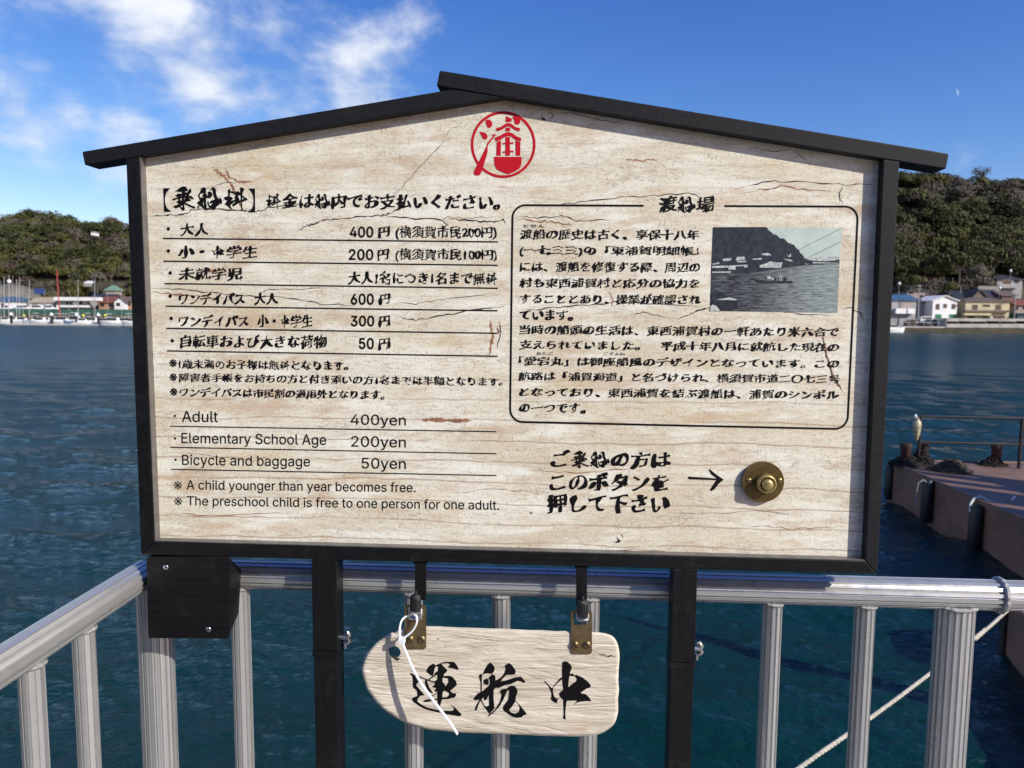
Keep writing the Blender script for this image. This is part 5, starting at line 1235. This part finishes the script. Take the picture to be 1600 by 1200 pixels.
bl_ = [(34,7,1.2,None,False,0,None,'white cabin cruiser moored left of the blue covered boat'),(48,5,0,navy,True,0,None,'small open boat under a navy canvas cover on the left shore'),
 (64,7,1,None,True,0,None,'white motor boat pointing left between the navy cover and the red mast'),(96,9,1.6,None,False,0,None,'larger white cruiser moored right under the red mast'),
 (118,7,2.3,None,True,0,lbl,'pale blue hulled fishing boat with a high white flybridge'),(128,6,1,None,False,0,None,'short white boat beside the flybridge boat'),(145,8,1.2,navy,True,0,None,'white boat with blue cover in the middle right of the marina'),
 (162,7,1,None,False,0,None,'white boat between two dark mooring piles on the left shore'),(178,8,1.4,None,True,0,None,'white cruiser third from the black frame on the left shore'),(193,10,1.3,None,False,0,None,'long low white speedboat nearest the black frame'),
 (8,6,1,None,False,0,None,'small white boat at the left edge of the photo'),(210,7,1,None,True,0,None,'white boat half hidden by the frame of the notice board')]
for i, (px, L, cb2, cv, fl, ms, hm, lb) in enumerate(bl_):
    boat(px, 505, L*.92, YB-(i % 3)*2.6-px*.075, lb, cb2, hm, fl, ms, cv)
for i, (px, L, cb2, cv, lb) in enumerate([(22,6,.8,None,'small white boat second from the left edge, behind the front row'),(56,6,1.8,None,'white boat with raised canopy behind the navy covered boat'),(74,6,.8,lbl,'white boat under a pale blue cover left of the red mast'),(86,6,1.5,None,'small cruiser tucked behind the red mast'),
    (107,6,.9,navy,'small boat with navy cover right of the red mast'),(137,6,2.0,None,'white boat with tall wheelhouse behind the middle of the row'),(153,5,.8,M['rubber'],'open boat with a black cover near the dark piles'),(170,6,1.6,None,'white boat behind the third mooring pile'),(186,6,.9,M['rubber'],'small boat with black cover close to the black frame'),(201,6,2.0,None,'high cabined boat beside the black frame')]):
    boat(px, 503, L*.85, YB-px*.055+1.2, lb, cb2, None, i % 2 == 0, (3.5 if i % 3 == 0 else 0), cv)
for i, px in enumerate((18,81,154,120)):
    YP = YB-6-px*.07; p = at(px, 503, YP); t = thing('mooring_pile', ['dark mooring pile with white cap at the far left','dark mooring pile with white cap left of the red mast','dark mooring pile with white cap right of the flybridge boat','short dark mooring pile beside the flybridge boat'][i], 'pile', (p.x, YP, 0), 'mooring piles with white caps')
    m = MB(); m.tube([(p.x,YP,-2),(p.x,YP,2.6)], .38, 12); obj('pile_shaft', m, dark, t); m = MB(); m.lathe((p.x,YP,2.6), [(.55,0),(.5,.4),(.1,.95)], vz, 12); obj('pile_cap', m, white, t)
dk_ = slab('floating_dock', 8, 232, 507.2, 509, YB-18, plain('dock_planks', (.42,.41,.38), .8), 1.6); top(dk_, 'low floating dock along the bows of the moored boats', 'dock')
# things ashore on the left
building('house with blue roof at the left edge behind the green fence','house',DL+14,-30,18,489,470,white,blur,'side',463,9,[(2,6,474,480,dark)])
building('white gabled boathouse with tan roof','boathouse',DL+14,47,84,489,472,white,tanr,'side',464,9,[(50,60,474,479,pinkg),(66,72,476,483,dark)],name='boathouse')
building('white clubhouse with big flat canopy roof and balcony','clubhouse',DL+12,88,136,489,469,greyw,white,'flat',464,9,[(104,112,471,476,dark),(124,128,471,476,dark),(115,121,472,478,white,'door')],name='clubhouse',extra=[('balcony',88,136,477,480,2.2,white),('canopy',84,154,464.5,469.5,2.5,white)])
building('salmon coloured house with red tiled roof','house',DL+14,155,181,486,472,pink,redr,'side',463,9,[(157,163,474,479,dark),(170,177,474,479,dark)])
building('small white gabled house right of the red roof','house',DL+12,179,197,484,472,white,brn,'front',464,8,[(182,188,473,478,dark)])
building('dark roofed house behind the clubhouse canopy','house',DL+24,138,172,480,467,brn,slate,'side',459,9,[])
building('orange brick house against the black frame on the left','house',DL+13,197,225,486,470,pink,brn,'side',462,8,[(200,204,472,478,dark)])
building('small shrine with pale green copper roof on the wooded slope','shrine',DL+32,165,179,458,453,pinkg,cop,'hip',445,5,[],name='shrine')
building('tiny white house among the trees near the hill top','house',DL+70,142,146,364.5,362.5,white,greyw,'side',361,4,[],eave=.1)
building('white house part way up the wooded slope','house',DL+38,131,140,444,441.5,greyw,white,'side',438.5,5,[],eave=.1)
hd = slab('billboard', 53.5, 69, 450.5, 459.5, DL+20, plain('blue_sheet', (.03,.06,.20), .6), .3); top(hd, 'navy blue board on the slope above the boathouse', 'board')
m = MB(); m.lathe(at(18,489,DL+27), [(11,0),(10.5,4),(8,7.5),(4.5,9.3),(.5,10)], vz, 28); ob_ = obj('netted_mound', m, plain('grey_net', (.13,.125,.10), .95, 0, .25, .4, .4), None, loc=at(18,489,DL+27)); top(ob_, 'rounded grey netted mound behind the masts at the left', 'mound')
fn = thing('green_fence', 'long green mesh fence on top of the left seawall', 'fence', at(100,492,DL+1)); A, B = at(-200,491.5,DL+1), at(232,491.5,DL+1); zt5 = at(100,483,DL+1).z
npan = 36
for k in range(npan):
    x0 = A.x+(B.x-A.x)*k/npan; x1 = A.x+(B.x-A.x)*(k+1)/npan; m = MB(); m.box((x0+.06,DL+1,1.9),(x1-.06,DL+1.08,zt5)); obj('fence_panel', m, grnf, fn)
    m = MB(); m.box((x0-.05,DL+.95,1.6),(x0+.05,DL+1.12,zt5+.1)); obj('fence_post', m, grnf, fn)
for i, (px, L, lb) in enumerate(((10,6,'white boat stored ashore at the left edge above the green fence'),(36,9,'white boat with pale blue stripe stored ashore behind the fence'),(60,8,'white hull stored ashore in front of the boathouse'),(76,6,'short white boat ashore beside the clubhouse'))):
    boat(px, 480, L, DL+6, lb, .8, None, i % 2 == 0, 0, lbl if i == 1 else None, z0=at(px, 487, DL+6).z, group='boats stored ashore behind the green fence')
def mast(px, yt, yb, Y, r, mat, label, tilt=0):
    a, b_ = at(px+tilt, yb, Y), at(px, yt, Y); m = MB(); m.tube([a, Vector((b_.x, Y, b_.z))], [r, r*.6], 7); top(obj('mast', m, mat, None, loc=a), label, 'mast', 'boat masts at the left marina')
for px, yt, lb in ((6.5,432,'leftmost pale mast at the left edge'),(14,430,'pale mast carrying a white radar dome'),(26,437,'thin mast between the radar mast and the tallest white mast'),(30.5,433,'tallest white mast left of the boathouse'),(46,438,'white mast in front of the boathouse gable'),(122,436,'grey mast rising over the clubhouse'),(148,435,'grey mast at the right end of the clubhouse canopy'),(20,431,'hair thin mast just right of the radar mast'),(1.5,440,'short pale mast at the very edge of the photo'),(36,446,'short thin mast between the tallest mast and the boathouse'),(70,452,'short white mast right of the blue board'),(108,455,'short mast left of the clubhouse mast'),(168,456,'thin mast in front of the salmon coloured house'),(190,450,'thin mast near the black frame')):
    mast(px, yt, 498, DL-1, .13 if px not in (20,36,70,108,168,190,1.5) else .06, pc if px > 100 else M['alu'], lb)
mast(88.5, 422, 495, DL-2, .19, plain('red_mast_paint', (.45,.05,.05), .5), 'bright red leaning mast in the middle of the marina', 5)
m = MB(); m.lathe(at(14.5,443,DL-1), [(.3,0),(.6,.3),(.6,.9),(.3,1.2)], vz, 14); top(obj('radar_dome', m, white, None, loc=at(14.5,443,DL-1)), 'white radar dome on a mast at the far left', 'radar dome')
yel = plain('yellow_float', (.70,.62,.05), .5)
for px, lb in ((37,'yellow buoy hung on the fence at the left'),(130,'yellow buoy near the flybridge boat'),(164,'yellow buoy at the right end of the fence')):
    m = MB(); c = at(px,493,DL-.4); m.lathe(c-vz*.4, [(.05,0),(.34,.15),(.42,.42),(.34,.68),(.05,.82)], vz, 14); top(obj('buoy', m, yel, None, loc=c), lb, 'buoy', 'yellow buoys on the left seawall')
# trees one can tell apart
for a in [(1425,462,DR+26,6,3,0,'dark evergreen shrub behind the blue roofed house'),(1482,468,DR+19,5,2.8,1,'yellow green rounded tree right above the white gabled house'),(1497,452,DR+34,11,4.6,1,'broad bright green evergreen tree on the lower slope above the slate roof'),
          (1545,446,DR+44,12,5.2,1,'second broad bright evergreen left of the upper house'),(1460,448,DR+40,11,4.6,0,'dark evergreen above the pole and the white house'),(1575,424,DR+52,10,4.6,1,'olive evergreen tree just above the upper house'),
          (174,444,DL+36,7,3.2,1,'green rounded tree beside the copper roofed shrine'),(152,456,DL+30,7,3.4,3,'pale flowering bare tree left of the shrine'),(98,466,DL+26,6,3,0,'dark tree behind the clubhouse roof')]:
    tree(a[0], a[1], a[2], a[3], a[4], a[5], a[6])
tree(1533, 290, 272, 7, 3.8, 2, 'bare twiggy tree standing on the ridge line at the right', True, 'bare trees'); 
# streetlights / white lamps on the right slope
for px, py, lb in ((1579,424,'round white lamp on the slope above the upper house'),(1562,451,'white lamp on the roof end right of the black roof'),(1405,444,'white lamp near the blue roofed house')):
    p = at(px, py, DR+20 if py > 430 else DR+34); t = thing('lamp', lb, 'lamp', p-vz*3, 'white lamps on the slope'); m = MB(); m.tube([p-vz*3, p], .06, 6); obj('lamp_post', m, pc, t); m = MB(); m.lathe(p-vz*.3, [(.1,0),(.38,.2),(.40,.6),(.15,.9)], vz, 12); obj('lamp_globe', m, white, t)
# small white boat at the quay on the right
boat(1392, 508, 6.5, DR-4, 'white boat at the quay beside the right edge of the notice board', .9, None, False, group='boat at the right quay')
# moon
mc = at(1493, 145, 5200); m = MB(); r0 = 5200/FPX*5.4; ux = rt; uy = up; ang_ = np.linspace(R(-72), R(98), 22)
O_ = [mc+ux*(r0*math.cos(a))+uy*(r0*math.sin(a)) for a in ang_]
ca, cb3 = O_[0], O_[-1]
I_ = []
for i, a in enumerate(ang_):
    q = O_[i]; s_ = math.sin(math.pi*i/(len(ang_)-1)); chd = ca+(cb3-ca)*(i/(len(ang_)-1)); I_.append(q+(chd-q)*.72*(s_**.5 if s_ > 0 else 0))
n = len(O_); m.add(O_+I_, [(i, i+1, n+i+1, n+i) for i in range(n-1)])
mm = NB('moonlight'); mm.set(color=(0,0,0), rough=1); mm.b.inputs['Emission Color'].default_value = (.36,.52,.80,1); mm.b.inputs['Emission Strength'].default_value = .85
mo = obj('moon', m, mm.m, None, loc=mc); mo['label'] = 'faint pale crescent moon high in the blue sky'; mo['category'] = 'moon'
